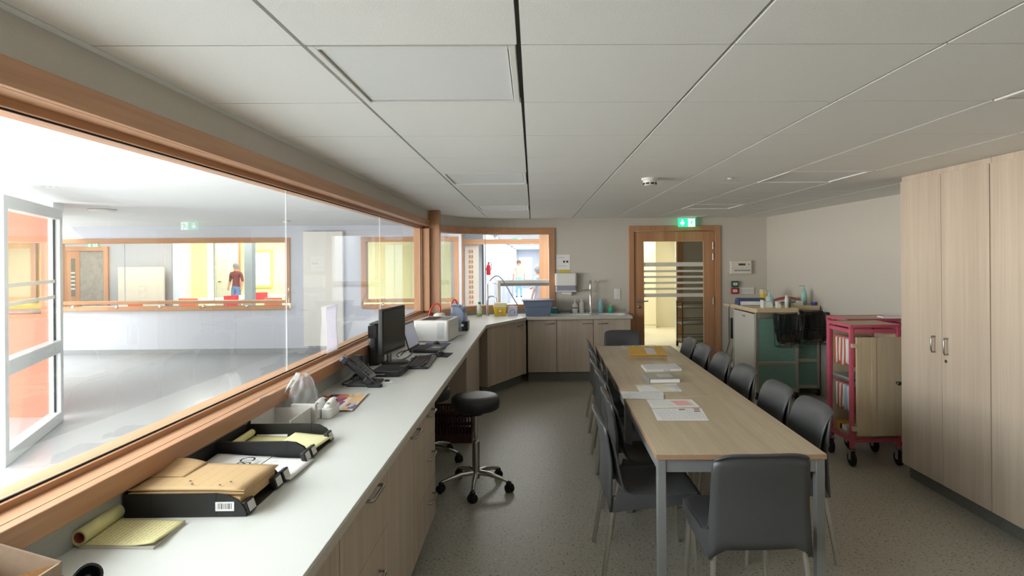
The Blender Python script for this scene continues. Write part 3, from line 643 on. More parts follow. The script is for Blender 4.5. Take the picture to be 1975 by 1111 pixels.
def rack(name, label, loc, rz, w, d, zs, tube, shelf, h, cat, wheel=.05):
    t = thing(name, label, cat, loc, rz)
    for x in (-w/2, w/2):
        for y in (-d/2, d/2):
            MB().tube([(x, y, wheel*2+.02), (x, y, h)], .012, 8).build('post', tube, t); caster(t, x, y, wheel)
    for z in zs:
        B(-w/2, -d/2, z, w/2, d/2, z+.02).build('shelf', shelf, t)
        f = MB()
        for y in (-d/2, d/2): f.tube([(-w/2, y, z+.09), (w/2, y, z+.09)], .007, 6)
        f.build('guard_rail', tube, t)
    return t
rack('shelf_trolley', 'dark metal shelf trolley behind the glazed door', (3.02, 10.9, 0), 0, .62, .4, (.13, .44, .74), mat('gunmetal', (90, 90, 84), .4, .7, noise=.05), mat('grey_shelf', (130, 130, 122), .5, .3, noise=.04), .86, 'trolley')
rack('linen_trolley', 'white linen trolley on casters in the store room', (1.95, 12.9, 0), 0, .75, .5, (.2, .55, .85), WHITEP, ST, 1.0, 'trolley', .06)

# ================================================================== FITTED FURNITURE
# worktop with two moulded basins
wt = MB().prism([(-1.233, -1.25), (-.56, -1.25), (-.556, 6.936), (-.087, 7.845), (1.33, 7.90), (1.33, 8.498)]+[(x+.0, y-.002) for x, y in reversed(arc(180, 90, 16))][0:]+[(-1.233, 7.102), (-1.102, 7.102), (-1.102, 6.998), (-1.233, 6.998)], CT-.038, CT)
worktop = wt.build('worktop', WORK)
tag(worktop, 'long white laminate worktop running under the window and round to the sinks', 'worktop')
BAS = [(.42, 8.03, .80, 8.34), (.88, 8.03, 1.27, 8.34)]
cuts = []
for b in BAS:
    c = MB().rbox(b[0], b[1], .7, b[2], b[3], 1.0, .08, 6).build('cut', None); cuts.append(c)
c = MB().lathe([(.17, -.2), (.17, .2)], (-.52, 7.93, CT), 28).build('cut', None); cuts.append(c)
for c in cuts:
    q = worktop.modifiers.new('b', 'BOOLEAN'); q.object = c; q.operation = 'DIFFERENCE'; q.solver = 'EXACT'
dg = bpy.context.evaluated_depsgraph_get(); nm = bpy.data.meshes.new_from_object(worktop.evaluated_get(dg))
worktop.modifiers.clear(); worktop.data = nm
for c in cuts: bpy.data.objects.remove(c)
nm.materials.clear(); nm.materials.append(WORK)
q = worktop.modifiers.new('bevel', 'BEVEL'); q.width = .004; q.segments = 2; q.limit_method = 'ANGLE'; q.angle_limit = R(60)
for b in BAS:
    P0 = rpoly(b[0], b[1], b[2], b[3], .08, 6); cx_, cy_ = (b[0]+b[2])/2, (b[1]+b[3])/2; n = len(P0); m = MB()
    rings = [(1, CT-.002), (.96, CT-.03), (.9, CT-.13), (.8, CT-.15), (.05, CT-.155)]
    vs = [(cx_+(x-cx_)*k, cy_+(y-cy_)*k, z) for k, z in rings for x, y in P0]
    m.add(vs, [(i*n+j, i*n+(j+1) % n, (i+1)*n+(j+1) % n, (i+1)*n+j) for i in range(len(rings)-1) for j in range(n)]+[tuple(range((len(rings)-1)*n, len(rings)*n))], True)
    m.build('basin', WHITEP, worktop)
MB().lathe([(.17, -.002), (.165, -.03), (.13, -.12), (.03, -.14), (0, -.14)], (-.52, 7.93, CT), 28).build('basin', WHITEP, worktop)
# front edging strips of the worktop
e = MB().sweep([(1.33, 7.90), (-.087, 7.845), (-.556, 6.936), (-.56, -1.25)], 0, .003, CT-.036, CT-.006); e.build('edging', WORKE, worktop)
bs = MB(); bs.box(-1.2345, -1.2, CT, -1.227, 6.998, .965); bs.sweep([(-1.233, 7.104)]+arc(180, 90, 16)+[(1.33, 8.5)], -.008, -.001, CT, .93)
struct('trim_6', bs, mat('upstand_grey', (172, 172, 164), .5, noise=.04, nscale=100), 'grey upstand between worktop and window aprons', 'upstand')

def handle_h(parent, x, y, z, L_, ax='y', out=1):
    """bow handle lying horizontally; ax = its direction"""
    h = L_/2; o = .028*out
    if ax == 'y': P = [(x, y-h, z), (x+o*.8, y-h, z), (x+o, y-h+.012, z), (x+o, y+h-.012, z), (x+o*.8, y+h, z), (x, y+h, z)]
    elif ax == 'x': P = [(x-h, y, z), (x-h, y-o*.8, z), (x-h+.012, y-o, z), (x+h-.012, y-o, z), (x+h, y-o*.8, z), (x+h, y, z)]
    else: P = [(x, y, z-h), (x-o*.8, y, z-h), (x-o, y, z-h+.012), (x-o, y, z+h-.012), (x-o*.8, y, z+h), (x, y, z+h)]
    MB().tube(P, .006, 8).build('handle', STEEL, parent)
def base_unit(label, y0, y1, fronts, xf=-.585, depth=.615, toe=.15):
    """base cabinet on the window side; fronts = (z0, z1, handle_z, handle_y, kind)"""
    ym = (y0+y1)/2; t = thing('base_cabinet', label, 'cabinet', (xf-depth/2, ym, 0), group='base cabinets under the worktop')
    hx, hy = depth/2, (y1-y0)/2
    B(-hx, -hy+.002, toe, hx-.02, hy-.002, CT-.04).build('carcass', OAK['z'], t)
    B(-hx, -hy+.002, 0, hx-.11, hy-.002, toe).build('plinth', PLINTH, t)
    for z0, z1, hz, hyy, kd in fronts:
        f = B(hx-.02, -hy+.003, z0+.002, hx, hy-.003, z1-.002).build(kd, OAK['z'], t, bevel=.0015)
        handle_h(f, hx, hyy-ym, hz-.022, .15)
    return t
base_unit('oak base cabinet with two drawers, nearest the camera', 1.18, 1.775, [(.55, .838, .815, 1.50, 'drawer'), (.15, .55, .47, 1.50, 'drawer')])
base_unit('oak base cabinet with two deep drawers, second from the camera', 1.777, 2.36, [(.592, .838, .829, 2.12, 'drawer'), (.15, .592, .50, 2.14, 'drawer')])
base_unit('oak base cabinet with one door and a handle at its top corner', 2.362, 2.948, [(.15, .838, .822, 2.87, 'door')])
base_unit('oak base cabinet with three drawers beside the knee space', 2.95, 3.49, [(.635, .838, .812, 3.30, 'drawer'), (.39, .635, .572, 3.30, 'drawer'), (.15, .39, .335, 3.30, 'drawer')])
base_unit('oak base cabinet with one door beyond the knee space', 5.62, 6.95, [(.10, .838, .79, 6.7, 'door')], -.64, .56, .10)
# corner and sink units
t = thing('corner_cabinet', 'angled oak corner cabinet under the round basin', 'cabinet', (0, 0, 0))
a, b = Vector((-.545, 7.02)), Vector((-.10, 7.872)); dv = (b-a).normalized(); nr = Vector((-dv.y, dv.x))
t.location = (a.x, a.y, 0); t.rotation_euler = (0, 0, math.atan2(dv.y, dv.x)); Lc = (b-a).length
B(.0, .02, .13, Lc, .32, CT-.04).build('carcass', OAK['z'], t); B(.0, .08, 0, Lc, .32, .13).build('plinth', PLINTH, t)
f = B(.045, 0, .132, Lc-.05, .02, .836).build('door', OAK['z'], t, bevel=.0015); handle_h(f, Lc-.17, 0, .785, .12, 'x')
B(0, 0.002, .13, .042, .02, .836).build('filler', OAK['z'], t); B(Lc-.047, .002, .13, Lc, .02, .836).build('filler', OAK['z'], t)
for i, (x0, x1, hx_, lb) in enumerate(((-.075, .312, .22, 'oak sink cabinet with one door next to the angled corner cabinet'), (.314, .805, .73, 'oak sink cabinet with one door, the middle one below the left sink'), (.807, 1.31, .93, 'oak sink cabinet with one door, end one beside the glazed door'))):
    xm = (x0+x1)/2; hw = (x1-x0)/2; t = thing('base_cabinet', lb, 'cabinet', (xm, 7.93, 0), group='base cabinets under the sinks')
    B(-hw, .02, .13, hw, .10, CT-.04).build('front_frame', OAK['z'], t); B(-hw, .04, 0, hw, .45, .13).build('plinth', PLINTH, t)
    B(-hw, .10, .13, -hw+.018, .55, CT-.04).build('side_panel', OAK['z'], t); B(hw-.018, .10, .13, hw, .55, CT-.04).build('side_panel', OAK['z'], t)
    f = B(-hw+.002, 0, .132, hw-.002, .02, .836).build('door', OAK['z'], t, bevel=.0015); handle_h(f, hx_-xm, 0, .785, .12, 'x')
# tall cupboards on the right
def tall_unit(label, y0, y1, doors, hy, lock=None):
    t = thing('tall_cupboard', label, 'cupboard', (3.10, (y0+y1)/2, 0), group='tall cupboards'); hl = (y1-y0)/2; ym = (y0+y1)/2
    B(-.34, -hl, .105, .36, hl, 2.225).build('carcass', OAK['z'], t)
    B(-.30, -hl, 0, .36, hl, .105).build('plinth', PLINTH, t)
    n = len(doors)-1
    for i in range(n):
        d = B(-.36, doors[i]-ym+.002, .107, -.34, doors[i+1]-ym-.002, 2.198).build('door', OAK['z'], t, bevel=.0015)
        handle_h(d, -.36, hy[i]-ym, 1.045, .105, 'z')
        if i == 0 and lock: MB().lathe([(.011, 0), (.011, .004)], M=Matrix.Translation((-.36, lock-ym, .945)) @ Matrix.Rotation(R(-90), 4, 'Y'), n=12).build('lock', STEEL, d)
    B(-.345, -hl, 2.2, -.325, hl, CE-.002).build('top_filler', OAK['z'], t)
    return t
tall_unit('tall oak cupboard with two doors and a lock, beside the pink cart', 3.507, 4.368, [3.507, 3.928, 4.366], [3.868, 3.992], 3.885)
tall_unit('tall oak cupboard nearest the camera at the right picture edge', 2.62, 3.505, [2.64, 3.07, 3.503], [3.01, 3.13])

# ================================================================== TABLES AND CHAIRS
TROT = -1.4
def table_pt(s, tt):                          # s across, tt along, from the near left corner
    a = R(TROT); return (.562+s*math.cos(a)-tt*math.sin(a), 2.702+s*math.sin(a)+tt*math.cos(a))
def make_table():
    t = thing('meeting_table', '', 'table', group='row of meeting tables')
    w, l = .775, 1.146
    B(0, .001, .715, w, l-.001, .74).build('table_top', TABLEW, t, bevel=.002)
    e = MB(); e.box(.0, -.001, .716, w, .001, .7385); e.box(-.002, .001, .716, 0, l-.001, .7385); e.box(w, .001, .716, w+.002, l-.001, .7385); e.build('edging', TEDGE, t)
    for x in (.004, w-.044):
        for y in (.006, l-.046): B(x, y, 0, x+.04, y+.04, .715).build('leg', TFRAME, t, bevel=.003)
    for y in (.012, l-.037): B(.044, y, .655, w-.044, y+.025, .715).build('apron', TFRAME, t)
    for x in (.010, w-.035): B(x, .046, .655, x+.025, l-.046, .715).build('apron', TFRAME, t)
    return t
tb = make_table(); tb.rotation_euler = (0, 0, R(TROT)); tb.location = table_pt(0, 0)+(0,); tb['label'] = 'oak-topped meeting table with grey frame, the one nearest the camera'
for i, l_ in ((1, 'oak-topped meeting table with grey frame, middle one of the row'), (2, 'oak-topped meeting table with grey frame, farthest one, under the yellow folder')):
    dup(tb, l_, table_pt(0, 1.147*i)+(0,), TROT)

def make_chair():
    t = thing('stacking_chair', '', 'chair', group='grey stacking chairs around the meeting tables')
    # profile of the shell, front lip -> seat -> back -> flared top: (y, z, half width, sag, wing)
    P = [(.225, .405, .205, 0, 0), (.222, .44, .21, 0, 0), (.20, .458, .215, .004, 0), (.12, .456, .22, .014, 0), (0, .447, .22, .02, 0), (-.10, .443, .218, .018, .01), (-.165, .455, .213, .012, .02), (-.2, .50, .206, .0, .022),
         (-.212, .57, .203, -.008, .02), (-.222, .66, .205, -.014, .014), (-.234, .74, .208, -.016, .008), (-.250, .79, .209, -.014, .003), (-.273, .816, .205, -.008, 0), (-.288, .820, .194, 0, 0)]
    nu, nv = 12, len(P)-1
    def fn(u, v):
        y, z, hw, sag, wing = P[round(v*nv)]; s = u*2-1
        if round(v*nv) < 7: return (s*hw, y, z-sag*(1-s*s)-(.012*abs(s)**6))
        return (s*hw, y-sag*0+wing*s*s-(1-s*s)*.02, z-(.022*s**6 if round(v*nv) > 9 else 0))
    m = MB().grid(fn, nu, nv)
    m.build('shell', SHELL, t, solid=.014, sub=1)
    for s in (-1, 1):                                                # down-turned rims with the leg sockets
        sk = MB()
        pts = [(s*.212, .205, .45), (s*.222, .05, .445), (s*.22, -.12, .44), (s*.207, -.20, .47)]
        lo = [(s*.216, .2, .40), (s*.228, .05, .385), (s*.226, -.12, .37), (s*.222, -.235, .355)]
        k = len(pts); vs = [Vector(p) for p in pts]+[Vector(p) for p in lo]+[Vector(p)-Vector((s*.012, 0, 0)) for p in pts]+[Vector(p)-Vector((s*.012, 0, 0)) for p in lo]
        fs = []
        for i in range(k-1): fs += [(i, i+1, i+1+k, i+k), (2*k+i, 3*k+i, 3*k+i+1, 2*k+i+1), (k+i, k+i+1, 3*k+i+1, 3*k+i), (i, 2*k+i, 2*k+i+1, i+1)]
        fs += [(0, k, 3*k, 2*k), (k-1, 3*k-1, 4*k-1, 2*k-1)]
        sk.add(vs, fs, False); sk.build('side_skirt', SHELL, t, bevel=.003)
    def back(u, v):                                                  # rear skin from the flared top down to the leg tops
        s = u*2-1; zt = .800-.022*s**6; zb = .405-.045*max(0, abs(s)-.72)/.28; z = zt+(zb-zt)*v
        return (s*(.206+.018*v), -.283+.036*min(1, v*2.2)-.008*v+.022*s*s*(1-v*.4), z)
    MB().grid(back, 12, 10).build('back_skirt', SHELL, t, solid=.012)
    for s in (-1, 1):
        MB().tube([(s*.185, .17, .43), (s*.205, .20, .0)], .0125, 10).build('leg', ALU, t)
        MB().tube([(s*.195, -.215, .43), (s*.222, -.285, .0)], .0125, 10).build('leg', ALU, t)
    return t
ch = make_chair(); first = True
def chair(loc, rz, label):
    global first
    if first:
        ch.location = loc; ch.rotation_euler = (0, 0, R(rz)); ch['label'] = label; first = False
    else: dup(ch, label, loc, rz)
chair((.955, 2.74, 0), 1, 'grey plastic chair at the near end of the tables, seen from behind')
chair((1.02, 6.52, 0), 180, 'grey plastic chair at the far end of the tables, facing the camera')
ordn = ('nearest', 'second', 'third', 'fourth', 'fifth', 'farthest')
for i, (x, y, rz) in enumerate(((.37, 3.20, -90), (.47, 3.655, -91), (.50, 4.265, -90), (.51, 4.735, -90), (.55, 5.36, -90), (.575, 5.93, -91))):
    chair((x+.255, y, 0), rz, 'grey plastic chair on the window side of the tables, %s from the camera' % ordn[i])
for i, (x, y, rz) in enumerate(((1.585, 3.35, 90), (1.58, 3.83, 90), (1.60, 4.47, 91), (1.61, 5.04, 90), (1.60, 5.56, 91), (1.60, 6.04, 90))):
    chair((x-.255, y, 0), rz, 'grey plastic chair on the cupboard side of the tables, %s from the camera' % ordn[i])

# ------------------------------------------------------------------ stools
def make_stool(loc, rz, hgt, label, lever=1):
    t = thing('swivel_stool', label, 'stool', loc, rz, 'black swivel stools')
    MB().lathe([(0, hgt-.105), (.10, hgt-.105), (.155, hgt-.10), (.172, hgt-.085), (.175, hgt-.05), (.172, hgt-.02), (.155, hgt-.004), (.10, hgt), (0, hgt)], n=36).build('seat', LEATHER, t)
    MB().lathe([(.05, hgt-.14), (.085, hgt-.115), (.085, hgt-.106)], n=20).build('seat_plate', BLACK, t)
    MB().tube([(0, 0, .33), (0, 0, hgt-.12)], .014, 14).build('piston', CHROME, t)
    MB().lathe([(.027, .075), (.027, .335), (.024, .342), (.016, .343)], n=20).build('column', STEEL, t)
    MB().tube(bez((-.03, 0, hgt-.12), (-.10, .02, hgt-.125), (-.14, .04, hgt-.15), (-.18, .05, hgt-.20)), [.007]*9+[.009]*6, 8).build('lever', BLACK, t)
    for k in range(5):
        a = R(72*k+18); c_, s_ = math.cos(a), math.sin(a)
        MB().tube([(.015*c_, .015*s_, .115), (.10*c_, .10*s_, .112), (.19*c_, .19*s_, .092), (.245*c_, .245*s_, .075)], [.021, .018, .014, .012], 10).build('foot_arm', CHROME, t)
        M = Matrix.Translation((.255*c_, .255*s_, .029)) @ Matrix.Rotation(a+.9, 4, 'Z') @ Matrix.Rotation(R(90), 4, 'Y')
        w = MB().lathe([(.012, -.026), (.026, -.026), (.029, -.02), (.029, -.004), (.02, 0), (.029, .004), (.029, .02), (.026, .026), (.012, .026)], M=M, n=16).build('caster', RUBBER, t)
        MB().lathe([(.008, .0), (.018, .004), (.02, .022), (.008, .03)], (.25*c_, .25*s_, .048), 12).build('caster_hood', BLACK, w)
    return t
make_stool((-.42, 4.25, 0), 36, .67, 'black round swivel stool with chrome star base, in front of the counter')
make_stool((-.86, 4.86, 0), 40, .60, 'black swivel stool pushed under the counter in the knee space')
t = thing('crate', 'dark maroon slotted plastic crate on the floor under the counter', 'crate', (-.76, 5.44, 0))
MAR = mat('maroon_plastic', (72, 40, 38), .55, noise=.08)
for (x0, y0, x1, y1) in ((-.2, -.14, .2, -.13), (-.2, .13, .2, .14), (-.2, -.13, -.19, .13), (.19, -.13, .2, .13)):
    m = MB(); m.box(x0, y0, 0, x1, y1, .07); m.box(x0, y0, .16, x1, y1, .19); m.box(x0, y0, .27, x1, y1, .29)
    if x1-x0 > .1:
        for i in range(15): m.box(x0+i*.028, y0, .07, x0+i*.028+.012, y1, .27)
    else:
        for i in range(10): m.box(x0, y0+i*.028, .07, x1, y0+i*.028+.012, .27)
    m.build('side', MAR, t)
B(-.19, -.13, 0, .19, .13, .01).build('bottom', MAR, t); B(-.205, -.145, .28, .205, -.13, .295).build('rim', MAR, t)
t = thing('foot_pedal', 'flat black foot pedal on the floor by the corner cabinet', 'pedal', (-.60, 7.28, 0), 20)
MB().prism([(-.07, -.05), (.07, -.05), (.06, .05), (-.06, .05)], 0, .022).build('base', RUBBER, t); B(-.05, -.04, .022, .05, .03, .03).build('plate', BLACK, t)

# ================================================================== SMALL HELPERS FOR LOOSE THINGS
def slab(name, label, cat, corners, z, m, th=.002, group=None, extra=None):
    """a flat thing given by its plan corners"""
    cx_ = sum(c[0] for c in corners)/len(corners); cy_ = sum(c[1] for c in corners)/len(corners)
    o = MB().prism([(c[0]-cx_, c[1]-cy_) for c in corners], 0, th).build(name, m); o.location = (cx_, cy_, z)
    return tag(o, label, cat, group)
def text_mesh(txt, size, name='lettering', bold=0.0):
    cu = bpy.data.curves.new('t', 'FONT'); cu.body = txt; cu.size = size; cu.align_x = 'CENTER'; cu.align_y = 'CENTER'; cu.offset = bold
    o = bpy.data.objects.new('t', cu); COL.objects.link(o); dg = bpy.context.evaluated_depsgraph_get()
    me = bpy.data.meshes.new_from_object(o.evaluated_get(dg)); bpy.data.objects.remove(o); me.name = name; me.materials.clear(); return me
INK = mat('black_ink', (26, 26, 30), .7, noise=.05)
PRINT = print_mat('printed_form', (232, 232, 230), (120, 122, 134), 16, 'y', .35); PRINTX = print_mat('printed_sheet', (236, 236, 232), (130, 130, 138), 22, 'x', .35)
YPRINT = print_mat('printed_yellow', (224, 216, 160), (150, 134, 84), 18, 'x', .3); KPRINT = print_mat('ruled_kraft', (198, 166, 120), (150, 116, 78), 9, 'x', .06)

# ================================================================== ON THE COUNTER, NEAR TO FAR
# cardboard box with open flap, cut off by the picture corner
t = thing('cardboard_box', 'brown cardboard box with a torn-off top at the near end of the counter', 'box', (-1.02, 1.17, CT))
for (x0, y0, x1, y1, z) in ((-.2, -.2, .0, -.19, .115), (-.2, -.19, -.195, .11, .115), (-.005, -.19, 0, .11, .112)): B(x0, y0, 0, x1, y1, z).build('side', CARD, t)
B(-.195, -.19, 0, -.005, .105, .006).build('bottom', CARD, t)
f = MB(); f.add([(-.2, .11, .175), (0, .11, .114), (.0, .115, .114), (-.2, .115, .175), (-.2, .11, .0), (0, .11, .0), (0, .115, 0), (-.2, .115, 0)], [(0, 1, 2, 3), (0, 4, 5, 1), (3, 2, 6, 7), (0, 3, 7, 4), (1, 5, 6, 2), (4, 7, 6, 5)]); f.build('rear_side', CARD, t)
f = MB(); f.add([(-.19, -.04, .096), (-.007, .10, .112), (-.007, .1035, .109), (-.19, -.0365, .092), (-.19, -.06, .02), (-.007, .085, .02)], [(0, 1, 2, 3), (0, 4, 5, 1)]); f.build('torn_flap', CARDE, t, solid=.003)
# black double cap object
t = thing('binocular_magnifier', 'black twin-tube object lying beside the cardboard box', 'optical aid', (-1.03, 1.365, CT), 0)
for x, y in ((-.035, -.05), (.004, .0)):
    M = Matrix.Translation((x, y, .03)) @ Matrix.Rotation(R(38), 4, 'Z') @ Matrix.Rotation(R(58), 4, 'X')
    MB().lathe([(.024, -.05), (.029, -.02), (.029, .042), (.026, .045), (.022, .042), (.02, .01), (0, .008)], M=M, n=24).build('tube', BLACKG, t)
MB().tube([(-.035, -.05, .02), (.004, 0, .02)], .012, 8).build('bridge', BLACK, t)
# yellow writing pad with the first pages rolled back
t = thing('writing_pad', 'yellow writing pad with its pages rolled back, lying in front of the trays', 'notepad', (-1.12, 1.655, CT), 0)
MB().prism([(-.09, -.075), (.115, -.088), (.108, .067), (-.105, .092)], 0, .006).build('backing', GREYCARD, t)
def pad(u, v):
    x = -.09-.015*v+u*(.205+.008*v); y = -.073+u*-.012+v*(.163-.01*u); return (x, y, .008+.014*max(0, u-.55)**2*(1-v)*4*max(0, 1-abs(v-.1)*1.2))
MB().grid(pad, 12, 10).build('sheets', YPRINT, t, solid=.003)
ro = []
for i in range(34):
    a = -math.pi/2-i*2*math.pi/16; rr = .0215-.00018*i; ro.append((rr*math.cos(a), .0225+rr*math.sin(a)))
m = MB(); P = [(-.094, -.074), (-.108, .094)]
vs = []
for (x, y) in P: vs += [(x+.004+p[0], y, p[1]+.004) for p in ro]
n = len(ro); m.add(vs, [(i, i+1, n+i+1, n+i) for i in range(n-1)], True); m.build('rolled_pages', YPAD, t, solid=.0022)
m = MB(); vs = []
for (x, y) in P: vs += [(x+.004+p[0]*.66, y+(.002 if y < 0 else -.002), .0265+(p[1]-.0225)*.66) for p in ro[:17]]
m.add(vs, [(i, i+1, 17+i+1, 17+i) for i in range(16)], True); m.build('red_binding', mat('dull_red', (160, 70, 56), .7, noise=.05), t, solid=.002)

# letter trays
def make_tray():
    t = thing('letter_tray', '', 'letter tray', group='black letter trays')
    B(-.178, -.123, 0, .178, .123, .004).build('base', TRAYB, t)
    prof = [(-.18, 0), (.18, .0), (.18, .012), (.172, .03), (.155, .05), (.125, .066), (.09, .07), (-.18, .07)]
    for y0, y1 in ((-.125, -.121), (.121, .125)):
        m = MB(); n = len(prof); m.add([(x, y0, z) for x, z in prof]+[(x, y1, z) for x, z in prof], [tuple(range(n)), tuple(range(2*n-1, n-1, -1))]+[(i, i+n, (i+1) % n+n, (i+1) % n) for i in range(n)]); s_ = m.build('side', TRAYB, t)
        for x in (-.10, .09): B(x-.002, y0-.0008, .006, x+.002, y1+.0008, .07).build('rib', TRAYB, s_)
    B(-.18, -.121, .004, -.176, .121, .07).build('back', TRAYB, t)
    for y in (-.121, .071):
        M = Matrix.Translation((.178, y, .0)) @ Matrix.Rotation(R(-18), 4, 'Y')
        h = MB().box(-.006, 0, .002, .012, .05, .042, M).build('label_holder', TRAYB, t, bevel=.003)
        MB().box(.0122, .006, .008, .0135, .044, .036, M).build('label_window', GREYCARD, h)
    return t
tr = make_tray(); tr.location = (-1.037, 1.888, CT); tr['label'] = 'black letter tray nearest the camera, heaped with kraft folders'
B(.09, -.1262, .018, .145, -.1252, .045).build('barcode_label', PAPER, tr)
bc = MB()
for i, w in enumerate((1, 2, 1, 3, 1, 1, 2, 1, 2, 3, 1, 2)): x = .096+i*.0037; bc.box(x, -.1266, .024, x+.0007*w, -.1262, .041)
bc.build('barcode', INK, tr)
dup(tr, 'black letter tray in the middle, holding white sheets', (-1.037, 2.142, CT)); dup(tr, 'black letter tray farthest along, holding a yellow pad', (-1.037, 2.396, CT))
# drop the copied barcode on the two other trays
for o in list(bpy.data.objects):
    if o.name.startswith('barcode') and o.parent and o.parent != tr: bpy.data.objects.remove(o)
def leafstack(name, label, loc, rz, w, d, th, m, bend=.01, group=None, n=10):
    t = thing(name, label, 'folder' if 'folder' in name else 'paper', loc, rz, group)
    def top(u, v): return ((u-.5)*w, (v-.5)*d, th+bend*math.sin(u*3.1+v*2)*(.3+v)*.5+bend*max(0, u-.8)*-3)
    def bot(u, v): p = top(u, v); return (p[0], p[1], p[2]-th*(.9 if u < .95 else .6))
    mb = MB(); mb.grid(top, n, n); mb.grid(bot, n, n); k = (n+1)**2
    ring = [i for i in range(n+1)]+[(j)*(n+1)+n for j in range(1, n+1)]+[n*(n+1)+i for i in range(n-1, -1, -1)]+[j*(n+1) for j in range(n-1, 0, -1)]
    mb.f += [(a, b, b+k, a+k) for a, b in zip(ring, ring[1:]+ring[:1])]; mb.sm += [False]*len(ring)
    mb.build('cover', m, t); return t
leafstack('kraft_folder', 'lowest kraft folder in the nearest letter tray', (-1.045, 1.888, CT+.006), 0, .335, .235, .052, KRAFT, .003, 'kraft folders')
leafstack('kraft_folder', 'middle kraft folder in the nearest letter tray', (-1.04, 1.886, CT+.064), 1.2, .338, .232, .008, KRAFT, .006, 'kraft folders')
t = leafstack('kraft_folder', 'uppermost kraft folder, ruled and creased, with a curled back flap', (-1.035, 1.884, CT+.077), -.8, .345, .23, .004, KPRINT, .006, 'kraft folders')
def flap(u, v): return (-.172+u*.11, -.02+v*.13, .006+.006*math.sin(u*2.9)*(.4+.6*v)+.018*v*v*(1-u))
MB().grid(flap, 8, 6).build('curled_flap', KRAFT, t, solid=.0015)
for (x, y) in ((-.02, -.06), (.0, -.085), (.09, -.095), (.11, -.07)): MB().lathe([(.004, .009), (.004, .0095)], (x, y, 0), 10).build('punch_hole', INK, t)
sh = leafstack('paper_sheet', 'white handwritten sheet in the middle letter tray', (-1.075, 2.142, CT+.022), 2, .24, .225, .003, PAPER, .012, 'sheets in the middle tray')
o = obj('handwriting', text_mesh('C&S', .075), INK, sh); o.location = (.03, -.01, .0128); o.rotation_euler = (0, 0, R(-84))
o = MB().tube([(.085, -.1, .008), (.105, .09, .010)], .0012, 6).build('pen_stroke', INK, sh)
leafstack('paper_sheet', 'plain white sheets at the front of the middle letter tray', (-.94, 2.138, CT+.012), 0, .21, .215, .004, PAPER, .006, 'sheets in the middle tray')
t = leafstack('writing_pad', 'yellow pad with a rolled page in the farthest letter tray', (-1.03, 2.394, CT+.012), 1, .30, .215, .01, YPAD, .006)
t['category'] = 'notepad'
MB().tube([(-.15, -.1, .028), (-.152, .1, .030)], .014, 14).build('rolled_page', YPAD, t)
leafstack('paper_sheet', 'thin yellow sheet hanging over the front of the farthest tray', (-.93, 2.392, CT+.032), -3, .16, .2, .002, mat('pale_yellow_paper', (232, 228, 176), .8, noise=.02), .008, 'sheets in the farthest tray')

# opened white carton, clear bag, thermometers, brochures
t = thing('open_carton', 'opened white carton with raised flaps beyond the trays', 'carton', (-1.13, 2.66, CT))
B(-.085, -.12, 0, .085, -.118, .05).build('front', GREYCARD, t); B(-.085, .118, 0, .085, .12, .075).build('back', GREYCARD, t); B(-.085, -.118, 0, -.083, .118, .085).build('side', GREYCARD, t); B(.083, -.118, 0, .085, .118, .075).build('side', GREYCARD, t); B(-.083, -.118, 0, .083, .118, .003).build('bottom', GREYCARD, t)
MB().add([(-.084, -.118, .085), (-.084, .1, .085), (-.075, .07, .15), (-.072, -.06, .158)], [(0, 1, 2, 3)]).build('raised_flap', GREYCARD, t, solid=.002)
MB().add([(-.05, -.119, .05), (.08, -.119, .05), (.085, -.15, .016), (-.045, -.15, .016)], [(0, 1, 2, 3)]).build('lowered_flap', PAPER, t, solid=.002)
B(-.02, -.1195, .005, .083, -.1188, .012).build('blue_stripe', mat('carton_blue', (70, 80, 150), .6, noise=.05), t)
t = thing('carton', 'pale flat carton standing behind the opened white carton', 'carton', (-1.085, 2.80, CT), -6)
B(-.06, -.012, 0, .06, .012, .085).build('body', GREYCARD, t, bevel=.002); B(-.045, -.0135, .02, .03, -.0122, .05).build('printed_panel', print_mat('carton_print', (208, 204, 198), (150, 148, 150), 7, 'z'), t)
t = thing('plastic_bag', 'crumpled clear plastic bag with a white header card', 'bag', (-1.15, 2.93, CT))
def bag(u, v):
    a = u*2*math.pi; r = .075*(1-.75*v**2.2)+.006*math.sin(5*a+v*7)+.005*math.sin(9*a-v*11); return (r*math.cos(a)*1.1, r*math.sin(a)*1.3, .004+.20*v+.006*math.sin(3*a))
MB().grid(bag, 36, 12).build('film', CLEAR, t)
MB().add([(-.085, -.10, .06), (-.08, -.098, .06), (-.02, -.05, .185), (-.028, -.052, .185)], [(0, 1, 2, 3)]).build('card_edge', PAPER, t, solid=.003); MB().add([(-.04, -.06, .15), (-.02, -.05, .15), (.0, -.03, .20), (-.02, -.04, .20)], [(0, 1, 2, 3)]).build('header_card', PAPER, t, solid=.003)
for i, (x, lb) in enumerate(((-1.055, 'white ear thermometer in its base, the one nearer the window'), (-1.0, 'white ear thermometer in its base, the one nearer the room'))):
    t = thing('ear_thermometer', lb, 'thermometer', (x, 2.915, CT), 0, 'two white ear thermometers')
    MB().rbox(-.025, -.07, 0, .025, .075, .048, .02, 6).build('base', WHITEP, t, bevel=.004)
    M = Matrix.Translation((0, .0, .055)) @ Matrix.Rotation(R(12), 4, 'X')
    b2 = MB().lathe([(0, -.062), (.012, -.06), (.02, -.048), (.022, -.02), (.021, .03), (.015, .055), (0, .062)], M=M @ Matrix.Rotation(R(-90), 4, 'X'), n=20).build('body', WHITEP, t)
    MB().lathe([(.009, 0), (.009, .003), (0, .003)], M=M @ Matrix.Translation((0, -.035, .019)), n=14).build('button', GREYP, b2); MB().box(-.022, .03, .0, .0225, .036, .012, M).build('seam', BLACK, b2)
